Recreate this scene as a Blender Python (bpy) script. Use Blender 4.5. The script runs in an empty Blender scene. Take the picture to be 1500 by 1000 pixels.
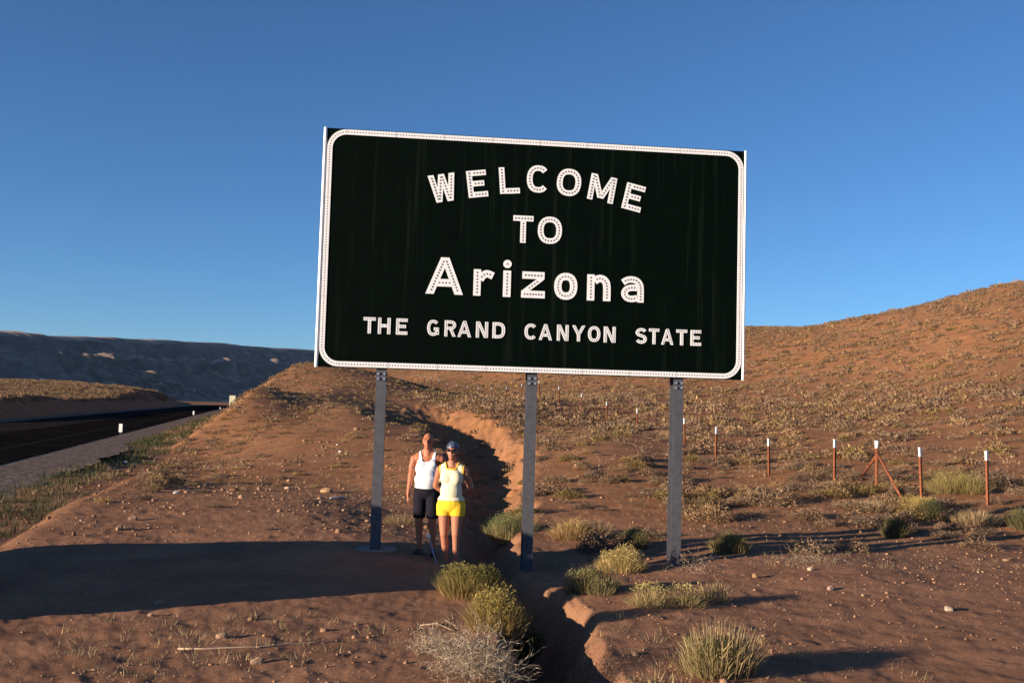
import bpy, bmesh, math, random
import numpy as np
from mathutils import Vector, Matrix

scn = bpy.context.scene
COL = scn.collection

# ------------------------------------------------------------------ camera
EYE = np.array([0.0, 0.0, 2.2])
PITCH, ROLL, FPX = math.radians(3.81), math.radians(1.61), 1500 * 35 / 36
_f = np.array([0, math.cos(PITCH), math.sin(PITCH)])
_u0 = np.array([0, -math.sin(PITCH), math.cos(PITCH)])
_r0 = np.array([1.0, 0, 0])
CR = math.cos(ROLL) * _r0 + math.sin(ROLL) * _u0
CU = -math.sin(ROLL) * _r0 + math.cos(ROLL) * _u0
cam_d = bpy.data.cameras.new("camera")
cam = bpy.data.objects.new("camera", cam_d)
COL.objects.link(cam)
cam_d.lens, cam_d.sensor_width = 35, 36
cam_d.clip_start, cam_d.clip_end = 0.1, 200000
cam.matrix_world = Matrix(((CR[0], CU[0], -_f[0], EYE[0]), (CR[1], CU[1], -_f[1], EYE[1]),
                           (CR[2], CU[2], -_f[2], EYE[2]), (0, 0, 0, 1)))
scn.camera = cam

# ------------------------------------------------------------------ sky, sun, exposure
SUN_AZ, SUN_EL = math.radians(241), math.radians(9.0)      # azimuth clockwise from +Y
world = bpy.data.worlds.new("World")
scn.world = world
world.use_nodes = True
wn = world.node_tree.nodes
sky = wn.new("ShaderNodeTexSky")
sky.sky_type = 'NISHITA'
sky.sun_disc = False
sky.sun_elevation = SUN_EL
sky.sun_rotation = SUN_AZ
sky.altitude = 2500
sky.air_density = 1.0
sky.dust_density = 0.33
sky.ozone_density = 4.6
world.node_tree.links.new(sky.outputs[0], wn["Background"].inputs[0])
wn["Background"].inputs[1].default_value = 0.070
sd = bpy.data.lights.new("sun", 'SUN')
sd.energy, sd.angle, sd.color = 4.4, math.radians(0.5), (1.0, 0.83, 0.62)
sun = bpy.data.objects.new("sun", sd)
COL.objects.link(sun)
SUNV = Vector((math.sin(SUN_AZ) * math.cos(SUN_EL), math.cos(SUN_AZ) * math.cos(SUN_EL), math.sin(SUN_EL)))
sun.rotation_euler = SUNV.to_track_quat('Z', 'Y').to_euler()
sun.location = (-60, -40, 40)
vs = scn.view_settings
vs.view_transform, vs.look, vs.gamma, vs.use_curve_mapping = 'Standard', 'None', 1.0, False
vs.exposure = 1.24
scn.cycles.use_denoising = True
scn.cycles.max_bounces = 5
scn.cycles.diffuse_bounces = 3

# ------------------------------------------------------------------ helpers
def ray(px, py):
    d = CR * ((px - 750) / FPX) - CU * ((py - 500) / FPX) + _f
    return d / d[1]

def at(px, py, depth):
    return EYE + ray(px, py) * depth

def tag(o, label=None, cat=None, group=None, kind=None):
    if label: o["label"] = label
    if cat: o["category"] = cat
    if group: o["group"] = group
    if kind: o["kind"] = kind
    return o

def link(o, parent=None):
    COL.objects.link(o)
    if parent is not None:
        o.parent = parent
    return o

def empty(name, loc=(0, 0, 0), rz=0.0):
    o = bpy.data.objects.new(name, None)
    o.empty_display_size = 0.2
    o.location = loc
    o.rotation_euler = (0, 0, rz)
    return link(o)

def mesh_np(name, V, F, mat=None, smooth=False, C=None):
    """fast mesh from arrays; F is (n,3) or (n,4)"""
    V = np.asarray(V, np.float32); F = np.asarray(F, np.int32)
    me = bpy.data.meshes.new(name)
    k = F.shape[1]
    me.vertices.add(len(V)); me.vertices.foreach_set("co", V.ravel())
    me.loops.add(F.size); me.loops.foreach_set("vertex_index", F.ravel())
    me.polygons.add(len(F))
    me.polygons.foreach_set("loop_start", np.arange(0, F.size, k, dtype=np.int32))
    me.polygons.foreach_set("loop_total", np.full(len(F), k, np.int32))
    if smooth:
        me.polygons.foreach_set("use_smooth", np.ones(len(F), bool))
    me.update(calc_edges=True)
    if C is not None:
        a = me.color_attributes.new("tint", 'FLOAT_COLOR', 'POINT')
        cc = np.ones((len(V), 4), np.float32); cc[:, :3] = C
        a.data.foreach_set("color", cc.ravel())
    if mat: me.materials.append(mat)
    return me

def obj(name, me, parent=None, loc=None, rz=None):
    o = bpy.data.objects.new(name, me)
    if loc is not None: o.location = loc
    if rz is not None: o.rotation_euler = (0, 0, rz)
    return link(o, parent)

def bm_obj(name, bm, mat, parent=None, smooth=False, bevel=0):
    me = bpy.data.meshes.new(name)
    bmesh.ops.recalc_face_normals(bm, faces=bm.faces)
    bm.to_mesh(me); bm.free()
    if smooth:
        for p in me.polygons: p.use_smooth = True
    if mat: me.materials.append(mat)
    o = link(bpy.data.objects.new(name, me), parent)
    if bevel:
        m = o.modifiers.new("bevel", 'BEVEL'); m.width = bevel; m.segments = 2; m.limit_method = 'ANGLE'
    return o

def box(bm, x0, x1, y0, y1, z0, z1):
    vs_ = [bm.verts.new((x, y, z)) for x in (x0, x1) for y in (y0, y1) for z in (z0, z1)]
    for f in ((0, 1, 3, 2), (4, 6, 7, 5), (0, 4, 5, 1), (2, 3, 7, 6), (0, 2, 6, 4), (1, 5, 7, 3)):
        bm.faces.new([vs_[i] for i in f])

def tube(bm, pts, rad, n=8, cap=True):
    """tube through points with radius (scalar or per point)"""
    pts = [Vector(p) for p in pts]
    if not hasattr(rad, '__len__'): rad = [rad] * len(pts)
    rings = []
    for i, p in enumerate(pts):
        t = (pts[min(i + 1, len(pts) - 1)] - pts[max(i - 1, 0)]).normalized()
        a = t.orthogonal().normalized() if i == 0 else (rings_a - t * rings_a.dot(t)).normalized()
        rings_a = a
        b = t.cross(a)
        rings.append([bm.verts.new(p + (a * math.cos(2 * math.pi * k / n) + b * math.sin(2 * math.pi * k / n)) * rad[i]) for k in range(n)])
    for i in range(len(rings) - 1):
        for k in range(n):
            bm.faces.new((rings[i][k], rings[i][(k + 1) % n], rings[i + 1][(k + 1) % n], rings[i + 1][k]))
    if cap:
        bm.faces.new(rings[0][::-1]); bm.faces.new(rings[-1])

def ellipsoid(bm, c, r, seg=16, rings=10, rot=None):
    M = Matrix.Translation(c) @ (rot.to_4x4() if rot else Matrix.Identity(4)) @ Matrix.Diagonal((r[0], r[1], r[2], 1))
    bmesh.ops.create_uvsphere(bm, u_segments=seg, v_segments=rings, radius=1, matrix=M)

# ------------------------------------------------------------------ materials
def mat(name, col, rough=0.8, metal=0.0, spec=0.3, noise=None, bump=0.0, bscale=30.0, emis=None):
    m = bpy.data.materials.new(name); m.use_nodes = True
    nt = m.node_tree; b = nt.nodes["Principled BSDF"]
    b.inputs["Base Color"].default_value = (*col, 1)
    b.inputs["Roughness"].default_value = rough
    b.inputs["Metallic"].default_value = metal
    b.inputs["Specular IOR Level"].default_value = spec
    if noise:
        col2, sc = noise
        tc = nt.nodes.new("ShaderNodeTexCoord")
        n = nt.nodes.new("ShaderNodeTexNoise"); n.inputs["Scale"].default_value = sc; n.inputs["Detail"].default_value = 6
        r = nt.nodes.new("ShaderNodeMapRange"); r.inputs[1].default_value = .35; r.inputs[2].default_value = .65
        mx = nt.nodes.new("ShaderNodeMix"); mx.data_type = 'RGBA'
        mx.inputs[6].default_value = (*col, 1); mx.inputs[7].default_value = (*col2, 1)
        nt.links.new(tc.outputs["Object"], n.inputs["Vector"])
        nt.links.new(n.outputs["Fac"], r.inputs[0]); nt.links.new(r.outputs[0], mx.inputs[0])
        nt.links.new(mx.outputs[2], b.inputs["Base Color"])
    if bump:
        tc = nt.nodes.new("ShaderNodeTexCoord")
        n = nt.nodes.new("ShaderNodeTexNoise"); n.inputs["Scale"].default_value = bscale; n.inputs["Detail"].default_value = 5
        bp = nt.nodes.new("ShaderNodeBump"); bp.inputs["Strength"].default_value = bump; bp.inputs["Distance"].default_value = .02
        nt.links.new(tc.outputs["Object"], n.inputs["Vector"])
        nt.links.new(n.outputs["Fac"], bp.inputs["Height"]); nt.links.new(bp.outputs[0], b.inputs["Normal"])
    return m

def ramp_noise(nt, vec, scale, detail, lo, hi, rough=.6):
    n = nt.nodes.new("ShaderNodeTexNoise"); n.inputs["Scale"].default_value = scale
    n.inputs["Detail"].default_value = detail; n.inputs["Roughness"].default_value = rough
    nt.links.new(vec, n.inputs["Vector"])
    r = nt.nodes.new("ShaderNodeMapRange"); r.inputs[1].default_value = lo; r.inputs[2].default_value = hi
    nt.links.new(n.outputs["Fac"], r.inputs[0])
    return r.outputs[0]

def mixc(nt, fac, a, b):
    mx = nt.nodes.new("ShaderNodeMix"); mx.data_type = 'RGBA'
    for s, v in ((0, fac), (6, a), (7, b)):
        if isinstance(v, tuple): mx.inputs[s].default_value = (*v, 1)
        elif isinstance(v, float): mx.inputs[s].default_value = v
        else: nt.links.new(v, mx.inputs[s])
    return mx.outputs[2]

def dirt_material():
    m = bpy.data.materials.new("desert_dirt"); m.use_nodes = True
    nt = m.node_tree; b = nt.nodes["Principled BSDF"]
    b.inputs["Roughness"].default_value = 1.0; b.inputs["Specular IOR Level"].default_value = 0.05
    g = nt.nodes.new("ShaderNodeNewGeometry").outputs["Position"]
    big = ramp_noise(nt, g, .12, 4, .35, .65)
    mid = ramp_noise(nt, g, .9, 6, .35, .68)
    fine = ramp_noise(nt, g, 9, 8, .3, .7, .75)
    grit = ramp_noise(nt, g, 45, 3, .62, .74)
    c = mixc(nt, big, (.355, .205, .128), (.40, .225, .130))
    c = mixc(nt, mid, c, (.245, .136, .085))
    at_ = nt.nodes.new("ShaderNodeVertexColor"); at_.layer_name = "tint"
    c2 = mixc(nt, .55, c, c)
    mul = nt.nodes.new("ShaderNodeMix"); mul.data_type = 'RGBA'; mul.blend_type = 'MULTIPLY'; mul.inputs[0].default_value = 1
    nt.links.new(c2, mul.inputs[6]); nt.links.new(at_.outputs[0], mul.inputs[7])
    c = mul.outputs[2]
    dk = nt.nodes.new("ShaderNodeMix"); dk.data_type = 'RGBA'; dk.blend_type = 'MULTIPLY'
    nt.links.new(fine, dk.inputs[0]); nt.links.new(c, dk.inputs[6]); dk.inputs[7].default_value = (.72, .68, .66, 1)
    c = mixc(nt, grit, dk.outputs[2], (.42, .29, .21))
    nt.links.new(c, b.inputs["Base Color"])
    n1 = nt.nodes.new("ShaderNodeTexNoise"); n1.inputs["Scale"].default_value = 11; n1.inputs["Detail"].default_value = 10; n1.inputs["Roughness"].default_value = .78
    nt.links.new(g, n1.inputs["Vector"])
    bp = nt.nodes.new("ShaderNodeBump"); bp.inputs["Strength"].default_value = .65; bp.inputs["Distance"].default_value = .055
    nt.links.new(n1.outputs["Fac"], bp.inputs["Height"]); nt.links.new(bp.outputs[0], b.inputs["Normal"])
    return m

def foliage_material():
    m = bpy.data.materials.new("foliage"); m.use_nodes = True
    nt = m.node_tree; b = nt.nodes["Principled BSDF"]; out = nt.nodes["Material Output"]
    a = nt.nodes.new("ShaderNodeVertexColor"); a.layer_name = "tint"
    b.inputs["Roughness"].default_value = .9; b.inputs["Specular IOR Level"].default_value = .1
    nt.links.new(a.outputs[0], b.inputs["Base Color"])
    t = nt.nodes.new("ShaderNodeBsdfTranslucent"); nt.links.new(a.outputs[0], t.inputs[0])
    ms = nt.nodes.new("ShaderNodeMixShader"); ms.inputs[0].default_value = .25
    nt.links.new(b.outputs[0], ms.inputs[1]); nt.links.new(t.outputs[0], ms.inputs[2])
    nt.links.new(ms.outputs[0], out.inputs[0])
    return m

DIRT = dirt_material()
FOL = foliage_material()
ASPHALT = mat("asphalt", (.015, .0128, .012), 1, spec=0, noise=((.009, .008, .008), .35), bump=.3, bscale=60)
ASPHALT_OLD = mat("asphalt_worn", (.032, .027, .024), 1, spec=0, noise=((.021, .018, .017), .3), bump=.3, bscale=60)
GRAVEL = mat("gravel", (.30, .22, .175), 1, spec=0, noise=((.10, .074, .06), 5), bump=1.0, bscale=14)
PAINT_Y = mat("worn_line_paint", (.05, .043, .034), .9, spec=0, noise=((.016, .014, .012), 2))
GALV = mat("galvanised_steel", (.095, .095, .112), .6, .15, noise=((.072, .072, .088), 14), bump=.05)
GALV_DARK = mat("weathered_plate", (.13, .13, .15), .6, .4, noise=((.07, .07, .09), 30))
BOLT = mat("bolt_zinc", (.6, .62, .68), .35, .8)
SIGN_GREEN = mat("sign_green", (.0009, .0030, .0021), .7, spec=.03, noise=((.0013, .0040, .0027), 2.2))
SIGN_WHITE = mat("sign_white", (.80, .80, .82), .5, spec=.4, noise=((.74, .74, .77), 12))
BUTTON = mat("reflector_button", (.10, .075, .08), .4, spec=.4)
ALU = mat("aluminium_edge", (.82, .82, .84), .45, .25)
CONC = mat("concrete", (.24, .20, .18), .9, noise=((.30, .2, .15), 5), bump=.3)
RUST = mat("rusty_steel", (.27, .085, .035), .85, .1, noise=((.17, .055, .028), 9), bump=.1)
WHITE_PAINT = mat("white_paint", (.82, .82, .80), .55, noise=((.72, .71, .68), 8))
CREAM_BOARD = mat("cream_board", (.62, .60, .42), .6, noise=((.54, .52, .36), 3))
DARK_INK = mat("dark_ink", (.03, .03, .03), .6)
DARK_POST = mat("dark_post", (.05, .05, .055), .7)

def streaks(m):
    nt = m.node_tree; b = nt.nodes["Principled BSDF"]; src = b.inputs["Base Color"].links[0].from_socket
    g = nt.nodes.new("ShaderNodeNewGeometry").outputs["Position"]
    mp = nt.nodes.new("ShaderNodeMapping"); mp.inputs["Scale"].default_value = (9, 9, .25); nt.links.new(g, mp.inputs[0])
    f = ramp_noise(nt, mp.outputs[0], 1.0, 6, .55, .85); sp = ramp_noise(nt, g, 60, 2, .74, .80)
    c = mixc(nt, f, src, (.010, .016, .012)); c = mixc(nt, sp, c, (.02, .024, .02))
    nt.links.new(c, b.inputs["Base Color"])
streaks(SIGN_GREEN)

# ------------------------------------------------------------------ noise
def _hash(ix, iy, seed):
    h = (ix.astype(np.int64) * 374761393 + iy.astype(np.int64) * 668265263 + seed * 974634777) & 0xFFFFFFFF
    h = ((h ^ (h >> 13)) * 1274126177) & 0xFFFFFFFF
    return ((h ^ (h >> 16)) & 0xFFFF) / 65535.0

def vnoise(x, y, seed=0):
    ix, iy = np.floor(x), np.floor(y); fx, fy = x - ix, y - iy
    fx = fx * fx * (3 - 2 * fx); fy = fy * fy * (3 - 2 * fy)
    a = _hash(ix, iy, seed); b = _hash(ix + 1, iy, seed); c = _hash(ix, iy + 1, seed); d = _hash(ix + 1, iy + 1, seed)
    return (a + (b - a) * fx) * (1 - fy) + (c + (d - c) * fx) * fy - .5

def fbm(x, y, seed=0, octv=4, gain=.5):
    s, a = 0, 1.0
    for i in range(octv):
        s = s + a * vnoise(x + 17.3 * i, y - 9.1 * i, seed + i); x = x * 2.03; y = y * 2.03; a *= gain
    return s

def sstep(a, b, t):
    t = np.clip((t - a) / (b - a), 0, 1); return t * t * (3 - 2 * t)

# ------------------------------------------------------------------ terrain shape
# road frame: e runs along the road, lateral distance grows to the left of the camera
RE = np.array([-math.sin(math.radians(14.5)), math.cos(math.radians(14.5))])
RN = np.array([-RE[1], RE[0]])
def lateral(x, y): return x * RN[0] + y * RN[1]

CP = []
def cz(px, d, z): CP.append(((px - 750) / FPX * d, d, z))
def cp(px, py, d): CP.append(tuple(at(px, py, d)))
for px in (-700, -200, 250, 600, 900, 1300, 1800, 2300):
    cz(px, 3, .16); cz(px, 6, .10); cz(px, 9, .03)
for px in (-300, 0, 300, 600): cz(px, 12, 0.0)
for px in (-300, 0, 300, 620): cz(px, 15, 0.0)
for px in (950, 1250, 1550, 2000): cz(px, 12, .02); cz(px, 15, -.14 if px < 1200 else .03); cz(px, 18.5, -.1)
cz(780, 12, -.02); cz(770, 15, -.22); cz(720, 20, -.08)
cz(100, 18, .08); cz(300, 19, .1); cz(450, 20, .12)
for p in ((400, 650, 42), (300, 655, 44), (500, 620, 48), (455, 533, 108), (370, 566, 66), (410, 556, 88), (400, 600, 53), (400, 575, 70), (460, 600, 55), (460, 572, 72), (520, 600, 56), (520, 572, 75), (520, 548, 114), (565, 553, 108),
          (600, 590, 70), (592, 640, 43), (560, 610, 58), (600, 740, 23), (540, 690, 32), (603, 690, 31), (720, 600, 60), (760, 690, 30), (720, 640, 45), (800, 650, 38), (900, 650, 36),
          (934, 632, 46), (852, 607, 62), (790, 582, 80), (742, 586, 95), (685, 581.5, 115), (643, 570, 135), (612, 562, 150),
          (580, 568.5, 165), (514, 553, 200), (1049, 681, 32), (1127, 693, 29), (1223, 706, 26.5), (1351, 735, 24), (1448, 741, 23),
          (1500, 500, 75), (1500, 600, 45), (1500, 680, 30), (1300, 550, 80), (1300, 620, 45), (1100, 550, 100), (1100, 610, 55), (900, 560, 110),
          (1500, 415, 120), (1400, 441, 130), (1300, 462, 145), (1210, 479, 160), (1150, 480, 170), (1090, 482, 180),
          (950, 492, 200), (800, 508, 220), (650, 528, 240), (520, 540, 260)): cp(*p)
for px, d, z in ((1700, 150, 17), (1500, 170, 17.5), (1300, 210, 16), (1090, 260, 15), (950, 300, 14), (800, 320, 11), (600, 360, 7), (480, 380, 4), (400, 300, 2.5), (380, 200, 3.2), (380, 120, 4),
                 (1900, 40, 3.2), (1900, 80, 10), (1900, 105, 16), (2400, 30, 2.4), (2400, 70, 12), (1700, 22, .3), (2300, 18, .3),
                 (1500, 800, 0), (1000, 800, 0), (500, 800, 0), (0, 800, 0), (2500, 800, 0), (-1000, 800, 0),
                 (1500, 3000, -5), (500, 3000, -5), (0, 3000, -5)): cz(px, d, z)
for p in ((0, 557, 225), (100, 560, 255), (200, 573.5, 300), (280, 588, 350), (330, 595, 420), (100, 582, 122), (40, 583, 106), (185, 587, 162), (-100, 556, 190)): cp(*p)
for px, d, z in ((-600, 140, 5), (-600, 70, 1.6), (-100, 62, .4), (-50, 50, .2), (150, 60, .4), (0, 30, .1), (-400, 25, .1)): cz(px, d, z)
for a in (95, 130, 180, 230, 265):
    for r in (4, 12, 40, 200, 900):
        CP.append((r * math.sin(math.radians(a)), r * math.cos(math.radians(a)), .4 if r < 20 else .6))
CP = np.array(CP)

def warp(x, y):
    az = np.arctan2(x, y); r = np.hypot(x, y)
    v = np.log(r + 3)
    return np.stack([np.sin(az / 2) * 6.0, v * 1.2], -1)
_K = warp(CP[:, 0], CP[:, 1])
def phi(d2): return -np.sqrt(d2 + .12 ** 2)
_A = phi(((_K[:, None] - _K[None]) ** 2).sum(-1)) - np.eye(len(CP)) * 2e-3
_n = len(CP)
_S = np.zeros((_n + 1, _n + 1)); _S[:_n, :_n] = _A; _S[:_n, _n] = 1; _S[_n, :_n] = 1
_W = np.linalg.solve(_S, np.append(CP[:, 2], 0))

def natural(x, y):
    sh = np.shape(x); x = np.ravel(x); y = np.ravel(y)
    out = np.empty(len(x))
    for i in range(0, len(x), 20000):
        q = warp(x[i:i + 20000], y[i:i + 20000])
        d2 = (q[:, 0:1] - _K[None, :, 0]) ** 2 + (q[:, 1:2] - _K[None, :, 1]) ** 2
        out[i:i + 20000] = phi(d2) @ _W[:-1] + _W[-1]
    return out.reshape(sh)

# gully: x, y, depth, half width left, half width right
GUL = np.array([(.50, 5.0, .75, .6, .6), (.42, 8, .85, .55, .55), (.36, 11, .85, .5, .55), (.2, 12.8, .75, .5, .5), (-.2, 14.6, .6, .4, .45), (-.4, 17, .5, .6, .7), (-.5, 20.7, .5, .8, 1.1),
                (-.5, 27, .75, 1.5, 1.3), (-.5, 35, 1.0, 2.2, 1.8), (-1.6, 45, 1.15, 2.3, 2.2), (-3.4, 57, .9, 2.2, 2.2), (-6.4, 69, .1, 2, 2)])
def gully(x, y):
    best = np.full(np.shape(x), 1e9); dep = np.zeros(np.shape(x)); wid = np.ones(np.shape(x))
    for a, b in zip(GUL[:-1], GUL[1:]):
        dx, dy = b[0] - a[0], b[1] - a[1]; L2 = dx * dx + dy * dy
        t = np.clip(((x - a[0]) * dx + (y - a[1]) * dy) / L2, 0, 1)
        ox, oy = x - a[0] - t * dx, y - a[1] - t * dy
        d = np.hypot(ox, oy); left = (dx * oy - dy * ox) > 0
        w = np.where(left, a[3] + (b[3] - a[3]) * t, a[4] + (b[4] - a[4]) * t)
        m = d < best
        best = np.where(m, d, best); dep = np.where(m, a[2] + (b[2] - a[2]) * t, dep); wid = np.where(m, w, wid)
    wob = 1 + .45 * fbm(x * .9, y * .9, 41, 3)
    q = np.clip(1 - best / (wid * wob), 0, 1)
    return dep * (q * q * (3 - 2 * q)) ** .8

def height(x, y):
    x = np.asarray(x, float); y = np.asarray(y, float)
    r = np.hypot(x, y)
    nat = natural(x, y)
    far = sstep(25, 120, r)
    nat = nat + (.6 * fbm(x / 26, y / 26, 3, 4)) * far * sstep(700, 350, r)
    nat = nat + .13 * fbm(x / 5.5, y / 5.5, 5, 4) * sstep(17, 30, r)
    gu = gully(x, y)
    nat = nat - gu + sstep(.02, .15, gu) * (.16 * fbm(x * 1.7, y * 1.7, 43, 4, .6) * sstep(30, 16, r) + .34 * fbm(x * .9, y * .9, 47, 4, .65) * sstep(18, 26, r))
    lat = lateral(x, y)
    wav = .5 * fbm(x / 7, y / 7, 9, 3)
    cut = np.maximum(np.maximum(.8 * (3.4 + wav - lat), .72 * (lat - 21 + wav)), 0) - .02
    k = .25
    hh = np.clip(.5 + .5 * (cut - nat) / k, 0, 1)
    z = cut + (nat - cut) * hh - k * hh * (1 - hh)
    onroad = sstep(5.4, 6.5, lat) * sstep(20.6, 19.6, lat) * (y > -70) * (r < 420)
    z = z * (1 - onroad) + onroad * -.14
    rough = (1 - onroad)
    z = z + rough * (+.018 * fbm(x / 1.1, y / 1.1, 11, 4, .55) + .020 * fbm(x * 4.5, y * 4.5, 13, 3, .6) * sstep(60, 20, r))
    return z

def hz(x, y): return float(height(np.array([x]), np.array([y]))[0])

def hit(px, py, d0=6.0, d1=300.0):
    """where the sight line through a picture point meets the ground"""
    v = ray(px, py); ds = np.exp(np.linspace(math.log(d0), math.log(d1), 900))
    P = EYE[None] + v[None] * ds[:, None]
    below = P[:, 2] < height(P[:, 0], P[:, 1])
    i = int(np.argmax(below)) if below.any() else len(ds) - 1
    p = P[i]; return np.array([p[0], p[1], hz(p[0], p[1])])

def build_ground():
    az = np.concatenate([np.arange(-180, -32, 3.0), np.arange(-32, 32, .092), np.arange(32, 180, 3.0)])
    rr = [.4, .9, 1.5]
    while rr[-1] < 11000:
        r = rr[-1]
        k = 1.12 if r < 4.5 else 1.0068 if r < 45 else 1.013 if r < 330 else 1.14
        rr.append(r * k)
    rr = np.array(rr); A, R_ = np.meshgrid(np.radians(az), rr, indexing='ij')
    X, Y = R_ * np.sin(A), R_ * np.cos(A)
    Z = height(X, Y)
    Z = np.where(R_ > 900, -6 + 0 * Z, Z)
    na, nr = X.shape
    V = np.stack([X, Y, Z], -1).reshape(-1, 3)
    i = np.arange(na)[:, None]; j = np.arange(nr - 1)[None]
    i2 = (i + 1) % na
    F = np.stack([i * nr + j, i * nr + j + 1, i2 * nr + j + 1, i2 * nr + j], -1).reshape(-1, 4)
    V = np.vstack([V, [[0, 0, Z[:, 0].mean()]]])
    F = F[:, ::-1]
    # soil tone: the freshly dug foreground is greyer, cut slopes and gully banks more orange
    x, y = V[:, 0], V[:, 1]; r = np.hypot(x, y)
    orange = sstep(16, 30, r) * .55 + .45 * np.clip(fbm(x / 4, y / 4, 77, 3) + .4, 0, 1) * sstep(14, 22, r)
    C = np.array([1.03, .93, .90])[None] + orange[:, None] * (np.array([1.10, .90, .66]) - np.array([1.03, .93, .90]))[None]
    me = mesh_np("ground", V, F, DIRT, True, C)
    tag(obj("ground", me), kind="structure")
build_ground()

# ------------------------------------------------------------------ road
def strip(name, l0, l1, s0, s1, z0, z1, material, n=160, jag=0.0, seed=1):
    s = s0 + (s1 - s0) * np.linspace(0, 1, n) ** 1.6 if s0 >= 0 else np.linspace(s0, s1, n)
    j0 = jag * fbm(s * .7, s * 0, seed, 3); j1 = jag * fbm(s * .7, s * 0 + 9, seed + 3, 3)
    P0 = RE[None] * s[:, None] + RN[None] * (l0 + j0)[:, None]
    P1 = RE[None] * s[:, None] + RN[None] * (l1 + j1)[:, None]
    V = np.vstack([np.c_[P0, np.full(n, z0)], np.c_[P1, np.full(n, z1)]])
    i = np.arange(n - 1)
    F = np.stack([i, i + 1, n + i + 1, n + i], -1)
    return tag(obj(name, mesh_np(name, V, F, material)), kind="structure")
strip("gravel_shoulder", 5.15, 7.75, -40, 400, -.045, -.012, GRAVEL, 700, .5)
strip("road", 7.5, 13.2, -60, 415, 0, .04, ASPHALT, 200)
strip("road_far_lane", 13.15, 18.4, -60, 415, .044, 0.02, ASPHALT_OLD, 200)
strip("edge_line", 9.45, 9.6, -60, 400, .019, .020, PAINT_Y, 200)
strip("verge", 18.3, 20.3, -60, 415, .0, -.03, GRAVEL, 200, .4, 9)

# ------------------------------------------------------------------ far mesa
def mesa():
    crest = [(-1220, 370, 1850), (-429, 443, 2700), (0, 486, 3600), (45, 488, 3700), (75, 493, 3800), (200, 497, 4300), (330, 504, 4900), (400, 511, 5300), (460, 513, 5600), (560, 520, 6200), (700, 532, 7200), (900, 545, 8600)]
    P = np.array([at(*c) for c in crest]); s0 = np.linspace(0, 1, len(P)); s = np.linspace(0, 1, 520)
    C = np.stack([np.interp(s, s0, P[:, k]) for k in range(3)], -1)
    C[:, 2] += 7 * fbm(s * 60, s * 0, 5, 4)
    t = np.linspace(-.6, 1.15, 120)
    # across profile: plateau behind, cliff band, bench, talus
    tp = [-.6, -.05, 0, .06, .16, .22, .38, .46, .62, .8, 1.0, 1.15]
    zp = [1.03, 1.02, 1, .94, .66, .58, .53, .32, .22, .1, 0, -.05]
    D = np.array([.94, -.34])
    S, T = np.meshgrid(s, t, indexing='ij')
    wide = 620 * (1 + .25 * fbm(S * 9, T * 0, 21, 3))
    gl = 1.5 * (.35 - np.abs(fbm(S * 46, T * 1.4, 31, 4, .6))) * 1.6
    spur = fbm(S * 13, T * .8, 33, 3)
    off = T * wide + (gl * 85 + spur * 110) * sstep(.02, .35, T)
    X = C[:, 0][:, None] + D[0] * off; Y = C[:, 1][:, None] + D[1] * off
    base = np.interp(T, tp, zp)
    Z = C[:, 2][:, None] * base + (40 * gl + 26 * spur + 40 * fbm(S * 160, T * 9, 37, 3)) * sstep(.1, .34, T) * sstep(1.1, .7, T)
    Z = np.where(T > 1.1, -12, Z)
    na, nr = X.shape
    V = np.stack([X, Y, Z], -1).reshape(-1, 3)
    i = np.arange(na - 1)[:, None]; j = np.arange(nr - 1)[None]
    F = np.stack([i * nr + j, i * nr + j + 1, (i + 1) * nr + j + 1, (i + 1) * nr + j], -1).reshape(-1, 4)
    m = bpy.data.materials.new("mesa_rock"); m.use_nodes = True
    nt = m.node_tree; b = nt.nodes["Principled BSDF"]; b.inputs["Roughness"].default_value = 1; b.inputs["Specular IOR Level"].default_value = 0
    g = nt.nodes.new("ShaderNodeNewGeometry").outputs["Position"]
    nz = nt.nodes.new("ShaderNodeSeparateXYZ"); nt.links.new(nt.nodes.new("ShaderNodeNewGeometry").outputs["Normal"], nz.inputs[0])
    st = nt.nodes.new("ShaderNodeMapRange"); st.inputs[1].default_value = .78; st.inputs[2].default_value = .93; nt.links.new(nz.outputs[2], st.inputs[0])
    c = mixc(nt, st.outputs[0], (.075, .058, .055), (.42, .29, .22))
    c = mixc(nt, ramp_noise(nt, g, .004, 5, .4, .6), c, (.15, .115, .10))
    c = mixc(nt, ramp_noise(nt, g, .02, 6, .5, .75), c, (.27, .2, .16))
    c = mixc(nt, ramp_noise(nt, g, .0045, 3, .69, .73), c, (.6, .47, .4))
    nt.links.new(c, b.inputs["Base Color"])
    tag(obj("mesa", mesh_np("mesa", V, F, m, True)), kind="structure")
mesa()

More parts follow.
